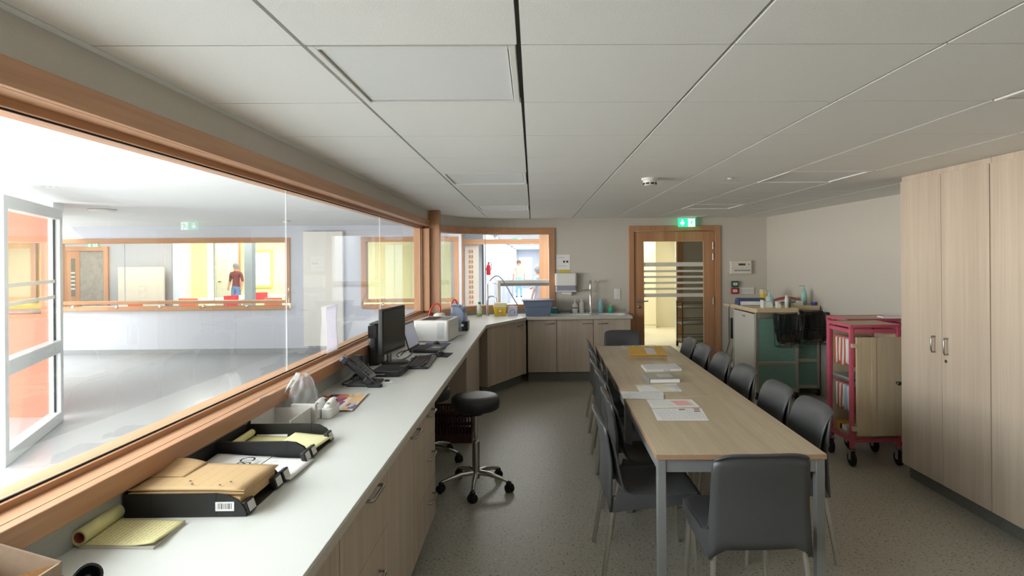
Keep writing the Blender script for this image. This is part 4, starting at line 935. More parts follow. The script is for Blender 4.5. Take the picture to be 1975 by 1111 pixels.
BRO = patches_mat('brochure_orange', [(226, 150, 60), (170, 60, 80), (240, 210, 160), (90, 50, 90), (200, 110, 130)], 4.5); BRO2 = patches_mat('brochure_pastel', [(236, 232, 226), (240, 196, 140), (130, 80, 130), (240, 220, 190), (190, 205, 220)], 4)
slab('brochure', 'orange and purple brochure lying against the upstand by the phone', 'brochure', [(-1.19, 3.08), (-1.02, 3.06), (-1.0, 3.36), (-1.185, 3.36)], CT, BRO, .004, 'brochures on the counter')
slab('brochure', 'pastel brochure lying on the counter in front of the phone', 'brochure', [(-1.04, 2.99), (-.915, 2.98), (-.94, 3.37), (-1.01, 3.37)], CT+.005, BRO2, .004, 'brochures on the counter')

# desk telephone
t = thing('desk_phone', 'black desk phone with an angled panel and a handset', 'telephone', (-1.06, 3.66, CT), 0)
PH = mat('phone_plastic', (40, 40, 43), .42, noise=.06, nscale=120)
def ppt(a, b, c): return Matrix.Translation((-.04, 0, .028)) @ Matrix.Rotation(R(50), 4, 'Y') @ Vector((a, b, c))
def pbox(x0, y0, z0, x1, y1, z1): return MB().box(x0, y0, z0, x1, y1, z1, Matrix.Translation((.045, 0, .014)) @ Matrix.Rotation(R(42), 4, 'Y'))
bd = pbox(-.19, -.06, 0, .0, .11, .026).build('body', PH, t, bevel=.005)
pbox(-.185, -.01, .026, -.12, .105, .029).build('screen', BLACKG, bd)
for i in range(4):
    for j in range(3): pbox(-.108+i*.022, .0+j*.03, .026, -.093+i*.022, .022+j*.03, .0295).build('key', BLACK, bd)
pbox(-.135, .03, .029, -.13, .06, .0295).build('red_mark', RED, bd)
hs = pbox(-.21, -.10, .02, .02, -.065, .045).build('handset', PH, t, bevel=.01); pbox(-.215, -.105, .0, -.165, -.06, .045).build('earpiece', PH, hs, bevel=.012); pbox(-.03, -.105, .0, .03, -.06, .045).build('mouthpiece', PH, hs, bevel=.012)
pbox(-.215, -.10, .046, -.19, -.066, .048).build('ear_cap', GREYP, hs)
B(-.07, -.09, 0, .11, .10, .014).build('stand', PH, t, bevel=.005); MB().rbox(.06, -.12, 0, .15, -.08, .018, .018).build('foot', PH, t)
MB().tube(bez((-.06, -.08, .012), (-.13, -.1, .01), (-.12, .05, .01), (-.09, .1, .01)), .004).build('cord', BLACK, t)
t = thing('webcam', 'small black webcam standing by the upstand behind the phone', 'webcam', (-1.165, 3.93, CT))
MB().rbox(-.03, -.02, .06, .03, .02, .135, .012).build('head', BLACK, t); B(-.012, -.012, .01, .012, .012, .06).build('stem', BLACK, t); MB().lathe([(.035, 0), (.03, .01)], n=18).build('foot', BLACK, t); MB().lathe([(.008, 0), (.008, .002)], M=Matrix.Translation((0, -.0205, .12)) @ Matrix.Rotation(R(90), 4, 'X'), n=10).build('lens', CHROME, t)
t = thing('computer_tower', 'slim black upright computer beside the monitor', 'computer', (-1.165, 4.40, CT))
MB().rbox(-.03, -.12, .008, .03, .12, .305, .02).build('case', BLACK, t, bevel=.003); B(-.035, -.08, 0, .035, .08, .008).build('stand', BLACK, t); B(-.0305, -.1206, .2, .03, -.12, .29).build('grille', BLACKG, t)
# monitor
t = thing('monitor', 'black flat monitor with dark screen facing into the room', 'monitor', (-1.045, 4.40, CT), -8)
MB().rbox(-.018, -.225, .09, .012, .225, .415, .004).build('housing', BLACK, t, bevel=.004)
B(.0121, -.208, .112, .0132, .208, .40).build('screen', mat('dark_screen', (46, 48, 48), .22, noise=.02), t)
MB().tube([(-.03, 0, .01), (-.03, 0, .2)], .018, 12).build('stem', STEEL, t); MB().lathe([(.115, 0), (.115, .008), (.1, .014), (0, .016)], (.02, 0, 0), 28, sx=.85, sy=1.0).build('base', BLACK, t)
t = thing('mini_computer', 'flat black mini computer in front of the monitor', 'computer', (-.965, 3.985, CT), -3)
B(-.095, -.125, .006, .095, .125, .04).build('case', BLACK, t, bevel=.004); B(-.06, -.1256, .016, .0, -.125, .022).build('logo_strip', GREYP, t); B(.05, .06, .04, .08, .075, .041).build('badge', GREYP, t)
for x in (-.07, .07): B(x-.015, -.1, 0, x+.015, .1, .006).build('foot', RUBBER, t)
t = thing('usb_dongle', 'tiny dark dongle on a scrap of paper on the counter', 'dongle', (-.925, 3.72, CT)); B(-.04, -.025, 0, .04, .025, .001).build('paper_scrap', PAPER, t); MB().rbox(-.012, -.008, .001, .018, .01, .012, .004).build('plug', BLACK, t)
t = thing('keyboard', 'black full-size keyboard on the counter', 'keyboard', (-.832, 4.385, CT), 2)
B(-.085, -.255, 0, .085, .255, .016).build('case', BLACK, t, bevel=.006)
KEY = mat('keycap', (44, 44, 46), .5, noise=.05); kme = MB().box(-.0078, -.0078, 0, .0078, .0078, .007).mesh('key'); kme.materials.append(KEY)
for i in range(6):
    for j in range(22):
        if j in (15, 18): continue
        if i == 5 and 4 < j < 10: continue
        k = obj('key', kme, None, t); k.location = (-.068+i*.0195+(.008 if i else -.003), -.236+j*.0215, .016)
B(.0295+.008, -.14, .016, .0455+.008, -.01, .023).build('space_bar', KEY, t)
def mouse(loc, rz, label, acc=None):
    t = thing('computer_mouse', label, 'mouse', loc, rz, 'computer mice')
    def sh(u, v):
        a = u*2*math.pi; p = v*math.pi/2; return (.055*math.cos(a)*math.cos(p)*(1 if math.cos(a) < 0 else .95), .03*math.sin(a)*math.cos(p), .034*math.sin(p)**.8)
    MB().grid(sh, 24, 8).build('shell', BLACK, t)
    MB().lathe([(.006, -.003), (.006, .003)], M=Matrix.Translation((-.03, 0, .029)) @ Matrix.Rotation(R(90), 4, 'X'), n=10).build('wheel', acc or GREYP, t)
    if acc: MB().grid(lambda u, v: (.056*math.cos((u-.5)*2.2), .031*math.sin((u-.5)*2.2), .006+.012*v), 10, 2).build('red_trim', acc, t)
slab('mouse_pad', 'small black mouse pad beyond the keyboard', 'mouse pad', [(-.80, 4.66), (-.675, 4.62), (-.66, 4.84), (-.79, 4.87)], CT, RUBBER, .004, 'mouse pads')
mouse((-.745, 4.735, CT+.004), 80, 'black mouse on the small black mouse pad')
slab('mouse_pad', 'blue mouse pad between the laptop and the printer', 'mouse pad', [(-.99, 5.22), (-.77, 5.18), (-.76, 5.42), (-.98, 5.44)], CT, NAVY, .004, 'mouse pads')
mouse((-.87, 5.31, CT+.004), 100, 'black and red mouse on the blue mouse pad', RED)
# laptop
t = thing('laptop', 'open dark laptop in front of the printer', 'laptop', (-.89, 5.02, CT), -4)
B(-.12, -.165, .004, .12, .165, .024).build('base', BLACK, t, bevel=.004)
for i in range(5):
    for j in range(13): k = obj('key', kme, None, t); k.location = (-.085+i*.019, -.135+j*.0215, .021)
B(.03, -.04, .024, .105, .04, .0246).build('touchpad', BLACKG, t)
M = Matrix.Translation((-.12, 0, .02)) @ Matrix.Rotation(R(-16), 4, 'Y')
MB().box(-.008, -.165, 0, 0, .165, .225, M).build('lid', BLACK, t, bevel=.003)
MB().box(.0003, -.152, .018, .0013, .152, .21, M).build('screen', mat('laptop_screen', (150, 154, 168), .3, emit=.25, noise=.06, nscale=6), t)
# cables as things of their own
for lb, P in (('loose black cables between the phone and the mini computer', bez((-1.1, 3.74, CT+.012), (-1.0, 3.85, CT+.09), (-1.17, 3.95, CT+.1), (-1.09, 4.0, CT+.02))), ('looped black cable behind the monitor foot', bez((-1.02, 4.5, CT+.006), (-.9, 4.62, CT+.006), (-1.0, 4.95, CT+.09), (-1.06, 4.72, CT+.006))), ('black keyboard cable running to the mouse', bez((-.93, 4.5, CT+.006), (-.98, 4.62, CT+.006), (-.84, 4.68, CT+.006), (-.79, 4.73, CT+.012))), ('thin laptop cable on the counter', bez((-1.03, 5.02, CT+.012), (-1.12, 4.9, CT+.006), (-1.13, 4.8, CT+.006), (-1.06, 4.65, CT+.006)))):
    tag(MB().tube(P, .004, 8).build('cable', BLACK), lb, 'cable', 'cables on the counter')
t = thing('cable_bundle', 'tangle of black plugs and cables beside the phone', 'cables', (-1.12, 3.80, CT))
for i in range(5): MB().tube(bez((-.05+.02*i, -.03, .005), (.0, .06*math.sin(i), .06+.01*i), (.03-.02*i, .08, .05), (.02*i-.02, .12, .006), 10), .0045, 6).build('cable', BLACK, t)
# printer
t = thing('printer', 'white laser printer with a dark output slot on top', 'printer', (-.935, 5.74, CT), -5)
MB().rbox(-.165, -.23, .006, .165, .23, .2, .02).build('body', WHITEP, t, bevel=.006)
B(-.11, -.17, .2, .03, .15, .2012).build('output_slot', BLACK, t); B(.04, -.17, .2, .13, .15, .203).build('control_panel', GREYP, t); B(.166, -.2, .02, .168, .2, .12).build('front_cover', WHITEP, t, bevel=.002)
B(.06, -.2315, .03, .12, -.2302, .18).build('side_panel', mat('pale_grey_plastic', (206, 208, 208), .4, noise=.02), t)
for x in (-.13, .13): B(x-.015, -.2, 0, x+.015, .2, .006).build('foot', RUBBER, t)
t = thing('paper_slip', 'white slip of paper hanging over the printer corner', 'paper', (-.74, 6.02, CT)); MB().grid(lambda u, v: (-.03+u*.06, -.04+v*.07, .003+.02*u*u), 6, 3).build('sheet', PAPER, t, solid=.001)
# suction device with red tubes, and the blue-grey device behind it
t = thing('medical_pump', 'lilac tabletop medical pump with a looped red hose, behind the printer', 'medical device', (-1.0, 6.3, CT))
MB().rbox(-.10, -.09, 0, .08, .09, .15, .04, 6).build('body', LILAC, t, bevel=.01); MB().lathe([(.07, .15), (.06, .19), (.03, .205), (0, .206)], (.0, 0, 0), 20).build('lid', WHITEP, t)
MB().tube(bez((-.12, -.02, .03), (-.13, -.02, .36), (.06, -.02, .36), (.0, -.02, .19)), .008, 10).build('red_hose', RED, t); MB().tube([(-.19, -.06, .06), (-.10, -.06, .07)], .02, 10).build('red_knob', RED, t)
t = thing('medical_monitor', 'blue grey curved medical device with white ribs and a black base', 'medical device', (-.80, 6.44, CT))
def dome(u, v):
    a = (v)*math.pi/2; return (-.08+.15*math.cos(a)**.7+.0, -.09+u*.18, .06+.22*math.sin(a)**.9)
m = MB(); m.grid(dome, 8, 10); m.build('shell', mat('blue_grey_shell', (110, 124, 150), .3, noise=.03, nscale=12), t, solid=.01)
B(-.09, -.085, .0, .06, .085, .27).build('core', mat('blue_grey_core', (128, 138, 160), .4, noise=.03, nscale=12), t, bevel=.02)
for y in (-.06, .04): MB().tube([(dome((y+.09)/.18, k/10)[0]+.004, y, dome(0, k/10)[2]+.003) for k in range(11)], .008, 8).build('white_rib', WHITEP, t)
B(.03, -.09, 0, .095, .09, .11).build('base', BLACK, t, bevel=.01); B(.02, -.0912, .05, .05, -.0902, .075).build('white_square', PAPER, t)
MB().tube(bez((-.09, 0, .22), (-.1, 0, .36), (-.03, 0, .36), (-.03, 0, .27)), .008, 8).build('red_hose', RED, t)

# ================================================================== AT THE SINKS
def bottle(name, label, loc, prof, m, capm, capz, h=.0, pump=False, rz=0, group=None, band=None, n=18):
    t = thing(name, label, 'bottle', loc, rz, group)
    MB().lathe(prof, n=n).build('body', m, t)
    top = prof[-1][1]
    if pump:
        MB().lathe([(.016, top), (.016, top+.02), (.006, top+.022), (.005, top+.05), (.012, top+.052), (.012, top+.06), (0, top+.061)], n=12).build('pump', capm, t)
        MB().tube([(0, 0, top+.056), (-.045, 0, top+.056), (-.055, 0, top+.047)], .005, 8).build('spout', capm, t)
    else: MB().lathe([(capz, top), (capz, top+.025), (capz*.6, top+.03), (0, top+.03)], n=12).build('cap', capm, t)
    if band: MB().lathe([(band[0], band[1]), (band[0], band[2])], n=n).build('paper_label', band[3], t)
    return t
bottle('soap_bottle', 'white and green soap bottle left of the curved-window tap', (-.735, 8.06, CT), [(0, 0), (.034, 0), (.036, .03), (.036, .11), (.026, .15), (.015, .165)], mat('lime_white', (226, 232, 214), .3, noise=.02), mat('green_cap', (60, 140, 100), .4, noise=.03), .02, band=(.0368, .0, .04, mat('lime_label', (190, 210, 110), .5, noise=.03)))
t = thing('tall_tap', 'tall chrome swan-neck tap at the curved window', 'tap', (-.63, 8.12, CT))
MB().lathe([(.026, 0), (.026, .01), (.017, .02), (.017, .26), (.013, .28), (.013, .44)], n=18).build('body', CHROME, t); MB().tube(bez((0, 0, .24), (.05, -.04, .28), (.13, -.1, .3), (.13, -.1, .19)), .011, 10).build('spout', CHROME, t)
MB().tube([(0, 0, .44), (.02, -.01, .45), (.13, -.04, .44), (.145, -.045, .46)], .006, 8).build('lever', CHROME, t)
t = thing('sharps_bin', 'yellow sharps container with a cream lid', 'sharps container', (-.455, 8.16, CT))
def taper(x0, y0, x1, y1, z0, z1, k): return MB().add([(x, y, z0) for x, y in ((-x0, -y0), (x0, -y0), (x0, y0), (-x0, y0))]+[(x, y, z1) for x, y in ((-x1, -y1), (x1, -y1), (x1, y1), (-x1, y1))], [(0, 3, 2, 1), (4, 5, 6, 7), (0, 1, 5, 4), (1, 2, 6, 5), (2, 3, 7, 6), (3, 0, 4, 7)])
taper(.075, .06, .092, .075, 0, .115, 0).build('body', mat('sharps_yellow', (232, 200, 50), .4, noise=.03), t, bevel=.008); taper(.098, .08, .08, .065, .115, .175, 0).build('lid', mat('sharps_cream', (222, 210, 164), .4, noise=.03), t, bevel=.01)
B(-.045, -.0765, .03, .045, -.07, .10).build('hazard_label', mat('label_ochre', (206, 170, 60), .6, noise=.03), t); MB().lathe([(.022, 0), (.022, .002)], M=Matrix.Translation((0, -.077, .066)) @ Matrix.Rotation(R(90), 4, 'X'), n=3).build('hazard_mark', PAPER, t)
t = thing('glove_box', 'small white and lilac glove box beside the sharps container', 'box', (-.285, 8.16, CT)); B(-.065, -.05, 0, .065, .05, .125).build('carton', mat('lilac_carton', (202, 200, 222), .6, noise=.03), t, bevel=.002)
MB().tube(bez((-.04, -.052, .03), (-.05, -.052, .1), (.06, -.052, .09), (.02, -.052, .03), 10), .004, 6).build('printed_swirl', mat('grey_print', (110, 112, 130), .6, noise=.03), t); B(-.03, -.02, .125, .03, .02, .132).build('glove_tip', PAPER, t)
tag(MB().tube(bez((-.60, 8.20, CT+.475), (-.45, 8.2, CT+.66), (-.42, 8.22, CT+.45), (-.22, 8.30, CT+.13), 18), .007, 8).build('spray_hose', STEEL), 'thin grey hose arching in front of the curved window', 'hose')
t = thing('storage_tub', 'blue grey plastic tub with a stepped rim on the sink counter', 'tub', (.065, 8.12, CT))
taper(.165, .12, .18, .135, 0, .125, 0).build('lower_body', BLUE, t, bevel=.008); taper(.19, .145, .205, .155, .125, .205, 0).build('upper_body', BLUE, t, bevel=.006); MB().box(-.22, -.17, .205, .22, .17, .218).build('rim', mat('dark_blue_rim', (70, 82, 108), .5, noise=.03), t, bevel=.004)
t = thing('tissue_box', 'small teal box behind the blue grey tub', 'box', (.30, 8.40, CT)); B(-.05, -.06, 0, .05, .06, .075).build('carton', mat('teal_carton', (50, 140, 128), .6, noise=.03), t, bevel=.002); B(-.025, -.03, .075, .03, .03, .083).build('tissue', PAPER, t)
t = thing('draining_tray', 'flat grey tray lying behind the left sink', 'tray', (.44, 8.42, CT)); MB().rbox(-.085, -.06, .0, .085, .06, .008, .02).build('base', GREYP, t); MB().rbox(-.095, -.07, .02, .095, .07, .032, .025).build('rim', mat('dark_grey_plastic', (104, 104, 98), .5, noise=.03), t); MB().rbox(-.088, -.064, .008, .088, .064, .02, .02).build('wall', GREYP, t)
bottle('lotion_bottle', 'squat white lotion bottle left of the sink tap', (.595, 8.41, CT), [(0, 0), (.04, 0), (.042, .05), (.044, .09), (.032, .125), (.013, .145), (.012, .165)], WHITEP, WHITEP, .013, band=(.0446, .07, .085, mat('dark_dot', (90, 90, 96), .5, noise=.03)))
bottle('lotion_bottle', 'taller white lotion bottle next to the sink tap', (.69, 8.43, CT), [(0, 0), (.034, 0), (.035, .12), (.03, .15), (.016, .16)], WHITEP, WHITEP, .014, pump=False)
t = thing('elbow_tap', 'tall chrome tap with a long elbow lever between the sinks', 'tap', (.815, 8.39, CT))
MB().lathe([(.024, 0), (.024, .012), (.016, .03), (.017, .30), (.019, .33), (.018, .46), (.014, .468)], n=18).build('body', CHROME, t); MB().tube([(0, 0, .455), (.1, -.03, .452), (.118, -.035, .468)], .007, 8).build('lever', CHROME, t); MB().tube([(0, 0, .335), (-.13, -.1, .33), (-.14, -.108, .315)], .011, 10).build('spout', CHROME, t)
bottle('spray_bottle', 'light blue squeeze bottle behind the right sink', (.965, 8.42, CT), [(0, 0), (.036, 0), (.037, .12), (.03, .155), (.014, .175)], mat('pale_blue_plastic', (150, 196, 206), .35, noise=.02), mat('mint_cap', (140, 205, 196), .4, noise=.02), .014, pump=False)
t = thing('cup', 'teal plastic cup with a yellow sponge behind the right sink', 'cup', (1.105, 8.42, CT)); MB().lathe([(0, .004), (.034, .0), (.04, .095), (.037, .095), (.031, .006), (0, .008)], n=20).build('body', mat('teal_plastic', (70, 186, 160), .4, noise=.02), t); B(-.02, -.015, .06, .02, .015, .115).build('sponge', mat('yellow_sponge', (220, 196, 110), .9, noise=.1), t)
# fixed to the end wall
t = thing('towel_dispenser', 'white paper towel dispenser with grey window on the end wall', 'towel dispenser', (.468, 8.5, 1.185))
MB().rbox(-.155, -.12, .085, .155, -.002, .265, .03).build('cover', WHITEP, t, bevel=.012); MB().rbox(-.15, -.112, .0, .15, -.002, .085, .03).build('window', mat('smoked_grey', (150, 150, 164), .25, noise=.03), t, bevel=.008); B(-.15, -.118, -.004, .15, -.01, .018).build('lip', mat('lip_white', (216, 214, 222), .4, noise=.02), t, bevel=.006)
MB().grid(lambda u, v: (-.06+u*.15, -.07-.01*math.sin(v*3), .0-v*(.035+.02*u)), 6, 4).build('paper_towel', PAPER, t, solid=.002)
tag(MB().prism([(0, 0), (.2, 0), (.2, .003), (0, .003)], 0, .215).build('notice', PAPER), 'white printed notice above the towel dispenser', 'notice'); o = bpy.data.objects['notice']; o.location = (.335, 8.4965, 1.50)
for x in (.10, .145): B(x, -.0012, .10, x+.028, -.0002, .128).build('printed_mark', INK, o)
B(.03, -.0012, .17, .12, -.0002, .176).build('printed_line', mat('grey_ink', (170, 170, 176), .7, noise=.03), o); B(.03, -.0012, .05, .15, -.0002, .055).build('printed_line', _m['grey_ink'], o)
o = tag(B(0, 0, 0, .15, .004, .04).build('wall_label', mat('label_yellow', (214, 190, 70), .6, noise=.03)), 'yellow label between notice and towel dispenser', 'label'); o.location = (.38, 8.4955, 1.455)
t = thing('light_switch', 'white double light switch on the end wall beside the door', 'switch', (1.215, 8.5, 1.143)); MB().rbox(-.045, -.01, -.075, .045, -.001, .075, .004).build('plate', WHITEP, t)
for z in (-.035, .035): B(-.022, -.014, z-.022, .022, -.01, z+.022).build('rocker', WHITEP, t, bevel=.002)
t = thing('control_panel', 'white alarm control panel with a small display on the end wall', 'control panel', (2.995, 8.5, 1.42))
B(-.15, -.05, 0, .15, -.001, .19).build('housing', mat('panel_cream', (226, 220, 208), .5, noise=.02), t, bevel=.006); B(-.04, -.0515, .12, .06, -.05, .15).build('display', mat('lcd_dark', (72, 70, 66), .3, noise=.05), t)
MB().lathe([(.012, 0), (.012, .003)], M=Matrix.Translation((.11, -.05, .135)) @ Matrix.Rotation(R(90), 4, 'X'), n=14).build('key_switch', GREYP, t)
for i in range(7): MB().lathe([(.006, 0), (.006, .002)], M=Matrix.Translation((-.11+i*.035, -.05, .085)) @ Matrix.Rotation(R(90), 4, 'X'), n=8).build('button', GREYP, t)
B(-.10, -.052, .04, .13, -.05, .06).build('button_strip', GREYP, t)
for (x, z, m, lb) in ((2.908, 1.228, mat('callpoint_green', (44, 92, 70), .5, noise=.04), 'green break-glass call point under the control panel'), (2.904, 1.13, mat('callpoint_red', (168, 50, 48), .5, noise=.04), 'red break-glass call point under the green one')):
    t = thing('call_point', lb, 'call point', (x, 8.5, z), group='call points'); B(-.047, -.05, 0, .047, -.001, .09).build('housing', m, t, bevel=.005); B(-.03, -.052, .028, .03, -.05, .066).build('window', PAPER, t); B(-.014, -.053, .044, .014, -.052, .05).build('mark', INK, t)
t = thing('socket_strip', 'white strip of four wall sockets beside the red call point', 'socket strip', (3.085, 8.5, 1.127)); B(-.11, -.014, 0, .11, -.001, .092).build('plate', WHITEP, t, bevel=.003)
for i in range(4): MB().rbox(-.098+i*.05, -.0158, .02, -.055+i*.05, -.014, .072, .0006).build('module', mat('module_white', (220, 216, 208), .4, noise=.02), t)
t = thing('smoke_detector', 'white round smoke detector on the ceiling above the tables', 'smoke detector', (.87, 4.36, CE)); MB().lathe([(.062, 0), (.062, -.012), (.058, -.016)], n=28).build('base', WHITEP, t); MB().lathe([(.052, -.016), (.05, -.03), (.042, -.05), (.034, -.054), (0, -.055)], n=28).build('head', WHITEP, t)
for k in range(8): a = k*math.pi/4+.2; B(-.012, -.002, -.006, .012, .002, .006).build('vent', BLACK, t).matrix_local = Matrix.Translation((.0475*math.cos(a), .0475*math.sin(a), -.041)) @ Matrix.Rotation(a+math.pi/2, 4, 'Z')
t = thing('ceiling_sensor', 'tiny white ceiling sensor right of the smoke detector', 'sensor', (1.47, 4.36, CE)); MB().lathe([(.026, 0), (.024, -.006), (.012, -.012), (0, -.014)], n=18).build('dome', WHITEP, t); MB().lathe([(.028, 0), (.028, -.003)], n=18).build('rim', GREYP, t)
# sheet taped inside the long window: thin paper, light shines through
posted = print_mat('posted_print', (236, 234, 240), (170, 168, 184), 26, 'z', .3)
nt = posted.node_tree; tl = nt.nodes.new('ShaderNodeBsdfTranslucent'); tl.inputs[0].default_value = (.8, .79, .84, 1); mx = nt.nodes.new('ShaderNodeMixShader'); mx.inputs[0].default_value = .5
nt.links.new(nt.nodes['Principled BSDF'].outputs[0], mx.inputs[1]); nt.links.new(tl.outputs[0], mx.inputs[2]); nt.links.new(mx.outputs[0], nt.nodes['Material Output'].inputs[0])
o = tag(MB().grid(lambda u, v: (.004*math.sin(v*6+u), u*.21, v*.298), 6, 8).build('posted_sheet', posted, solid=.001), 'curled white notice sheet taped to the long window pane', 'notice'); o.location = (-1.3085, 3.745, 1.052)

# ================================================================== ON THE TABLES
TZ = .74
t = thing('folder', 'mustard yellow folder with a white label on the far table', 'folder', (1.07, 5.57, TZ), -6)
for i in range(3): MB().prism([(-.175+.004*i, -.25), (.165, -.22+.003*i), (.175, .30), (-.165, .27)], .002+i*.012, .010+i*.012).build('cover' if i == 2 else 'contents', mat('mustard_card', (218, 170, 60), .6, noise=.04) if i == 2 else KRAFT, t)
B(-.01, -.2, .0342, .075, .17, .0352).build('label', print_mat('label_print', (226, 226, 226), (170, 170, 176), 9, 'y'), t)
slab('magazine', 'pale magazine under the far edge of the mustard folder', 'magazine', [(.88, 5.86), (1.20, 5.90), (1.27, 6.12), (.915, 6.11)], TZ, patches_mat('magazine_pale', [(206, 214, 214), (176, 190, 190), (226, 226, 220), (150, 160, 160)], 5), .006)
t = slab('notepad', 'thick white printed pad in the middle of the tables', 'notepad', [(.895, 4.69), (1.19, 4.725), (1.195, 4.965), (.9, 4.935)], TZ, PRINT, .016)
o = thing('diary', 'thick grey closed diary on the tables', 'book', (.945, 4.365, TZ), 2); B(-.11, -.105, 0, .115, .11, .003).build('back_cover', GREYP, o); B(-.107, -.102, .003, .11, .107, .028).build('pages', PAPER, o); B(-.11, -.105, .028, .115, .11, .031).build('front_cover', mat('diary_grey', (140, 138, 132), .35, noise=.05), o); B(-.03, -.04, .031, .08, .08, .0314).build('emblem', mat('emblem_silver', (188, 186, 182), .4, noise=.1), o); B(-.115, -.105, .0, -.11, .11, .031).build('spine', mat('diary_grey', (0, 0, 0)), o)
PRINTB = patches_mat('form_blocks', [(230, 230, 226), (222, 216, 190), (226, 226, 226), (196, 200, 210), (232, 232, 230)], 4, .7)
slab('form', 'white form with cream and grey boxes beside the diary', 'form', [(.715, 3.985), (1.005, 3.99), (1.025, 4.24), (.725, 4.20)], TZ, PRINTB, .002, 'forms on the tables')
slab('form', 'white form at the window edge of the middle table', 'form', [(.572, 3.785), (.83, 3.76), (.868, 3.945), (.588, 3.99)], TZ+.0025, PRINT, .002, 'forms on the tables')
t = slab('form', 'open printed form with a pink patch on the nearest table', 'form', [(.71, 3.55), (1.005, 3.565), (1.005, 3.75), (.72, 3.76)], TZ, PRINTX, .002, 'forms on the tables')
MB().prism([(.02, -.06), (.12, -.05), (.10, .06), (.0, .055)], .002, .0024).build('pink_patch', mat('pink_print', (240, 176, 176), .7, noise=.06, nscale=40), t)
t = slab('form', 'printed form with small dark stamps, nearest sheet on the nearest table', 'form', [(.685, 3.275), (.97, 3.265), (1.003, 3.525), (.707, 3.525)], TZ, PRINT, .002, 'forms on the tables')
for x, y in ((.02, .09), (.11, .095), (.10, .05)): B(x, y, .002, x+.035, y+.02, .0024).build('stamp', mat('stamp_red', (120, 50, 60), .7, noise=.1), t)

# ================================================================== CARTS BY THE RIGHT WALL
def make_cart(label, loc, rz, w, d, h, bag_x):
    """care cart: pale shutter on its left flank, green panels in front, wire bin basket"""
    t = thing('care_cart', label, 'cart', loc, rz, 'green care carts')
    z0 = .10
    for x in (-w/2+.02, w/2-.02):
        for y in (.02, d-.02): B(x-.018, y-.018, .085, x+.018, y+.018, h-.05).build('post', ALU, t, bevel=.006); caster(t, x, y, .04)
    B(-w/2+.038, .006, z0+.02, w/2-.038, .018, .40).build('lower_panel', GREEN, t); B(-w/2+.038, .006, .44, w/2-.038, .018, h-.12).build('upper_panel', GREEN, t)
    for a, b in ((z0-.01, z0+.03), (.40, .44), (h-.12, h-.05)): B(-w/2+.038, 0, a, w/2-.038, .022, b).build('cross_rail', ALU, t, bevel=.004)
    s_ = B(-w/2+.004, .05, z0+.02, -w/2+.018, d-.05, h-.07).build('roller_shutter', SHUT, t); B(-w/2-.004, d/2-.04, h-.13, -w/2+.004, d/2+.04, h-.105).build('shutter_grip', STEEL, s_)
    B(-w/2+.002, .038, z0-.01, -w/2+.02, d-.038, z0+.02).build('side_rail', ALU, t); B(w/2-.02, .04, z0, w/2-.006, d-.04, h-.06).build('far_panel', SHUT, t); B(-w/2+.04, .05, z0, w/2-.04, d-.05, z0+.02).build('floor_panel', SHUT, t); B(-w/2+.04, d-.03, z0, w/2-.04, d-.015, h-.06).build('back_panel', SHUT, t)
    MB().prism([(-w/2-.02, .03), (-w/2+.01, -.02), (w/2-.01, -.02), (w/2+.02, .03), (w/2+.02, d+.02), (-w/2-.02, d+.02)], h-.05, h).build('top', mat('cart_top_beech', (214, 192, 152), .5, noise=.05, nscale=25), t, bevel=.006)
    # wire basket with bin liner
    bx0, bx1 = bag_x-.145, bag_x+.145; f = MB()
    for z, k in ((h-.07, 1), (h-.25, .95), (h-.43, .88)):
        xm = (bx0+bx1)/2; hw = (bx1-bx0)/2*k; f.tube([(xm-hw, -.035, z), (xm-hw, -.035-.15*k, z), (xm+hw, -.035-.15*k, z), (xm+hw, -.035, z), (xm-hw, -.035, z)], .0035, 6)
    xm = (bx0+bx1)/2; hw = (bx1-bx0)/2
    for s in (-1, -.5, 0, .5, 1): f.tube([(xm+s*hw, -.185, h-.07), (xm+s*hw*.88, -.167, h-.43)], .003, 6)
    for s in (-1, 1): f.tube([(xm+s*hw, -.035, h-.07), (xm+s*hw*.88, -.035, h-.43)], .003, 6)
    f.build('wire_basket', BLACK, t)
    def lin_(u, v):
        a = u*2*math.pi; q = 1-.25*v**3-.0; rp = .01*math.sin(7*a+5*v)+.006*math.sin(13*a-9*v)
        ex = abs(math.cos(a))**.55*(1 if math.cos(a) > 0 else -1); ey = abs(math.sin(a))**.55*(1 if math.sin(a) > 0 else -1)
        return (xm+(hw*1.03*q+rp)*ex, -.112+(.078*q+rp*.6)*ey, h-.055-v*.33+.012*math.sin(3*a))
    l = MB(); l.grid(lin_, 40, 12); l.build('bin_liner', BINBAG, t)
    MB().lathe([(0, .0), (.08, .01), (.10, .06), (.07, .11), (0, .12)], (xm, -.11, h-.41), 14, sy=.65).build('waste', mat('crumpled_waste', (110, 96, 76), .9, noise=.35, nscale=18, bump=.6), t)
    return t
make_cart('green care cart with a pale shutter flank and a bin basket, nearer one', (2.82, 6.80, 0), 0, .50, .78, 1.06, .09)
make_cart('green care cart half behind the nearer one, against the right wall', (3.262, 6.98, 0), -1.5, .29, .70, 1.07, .03)
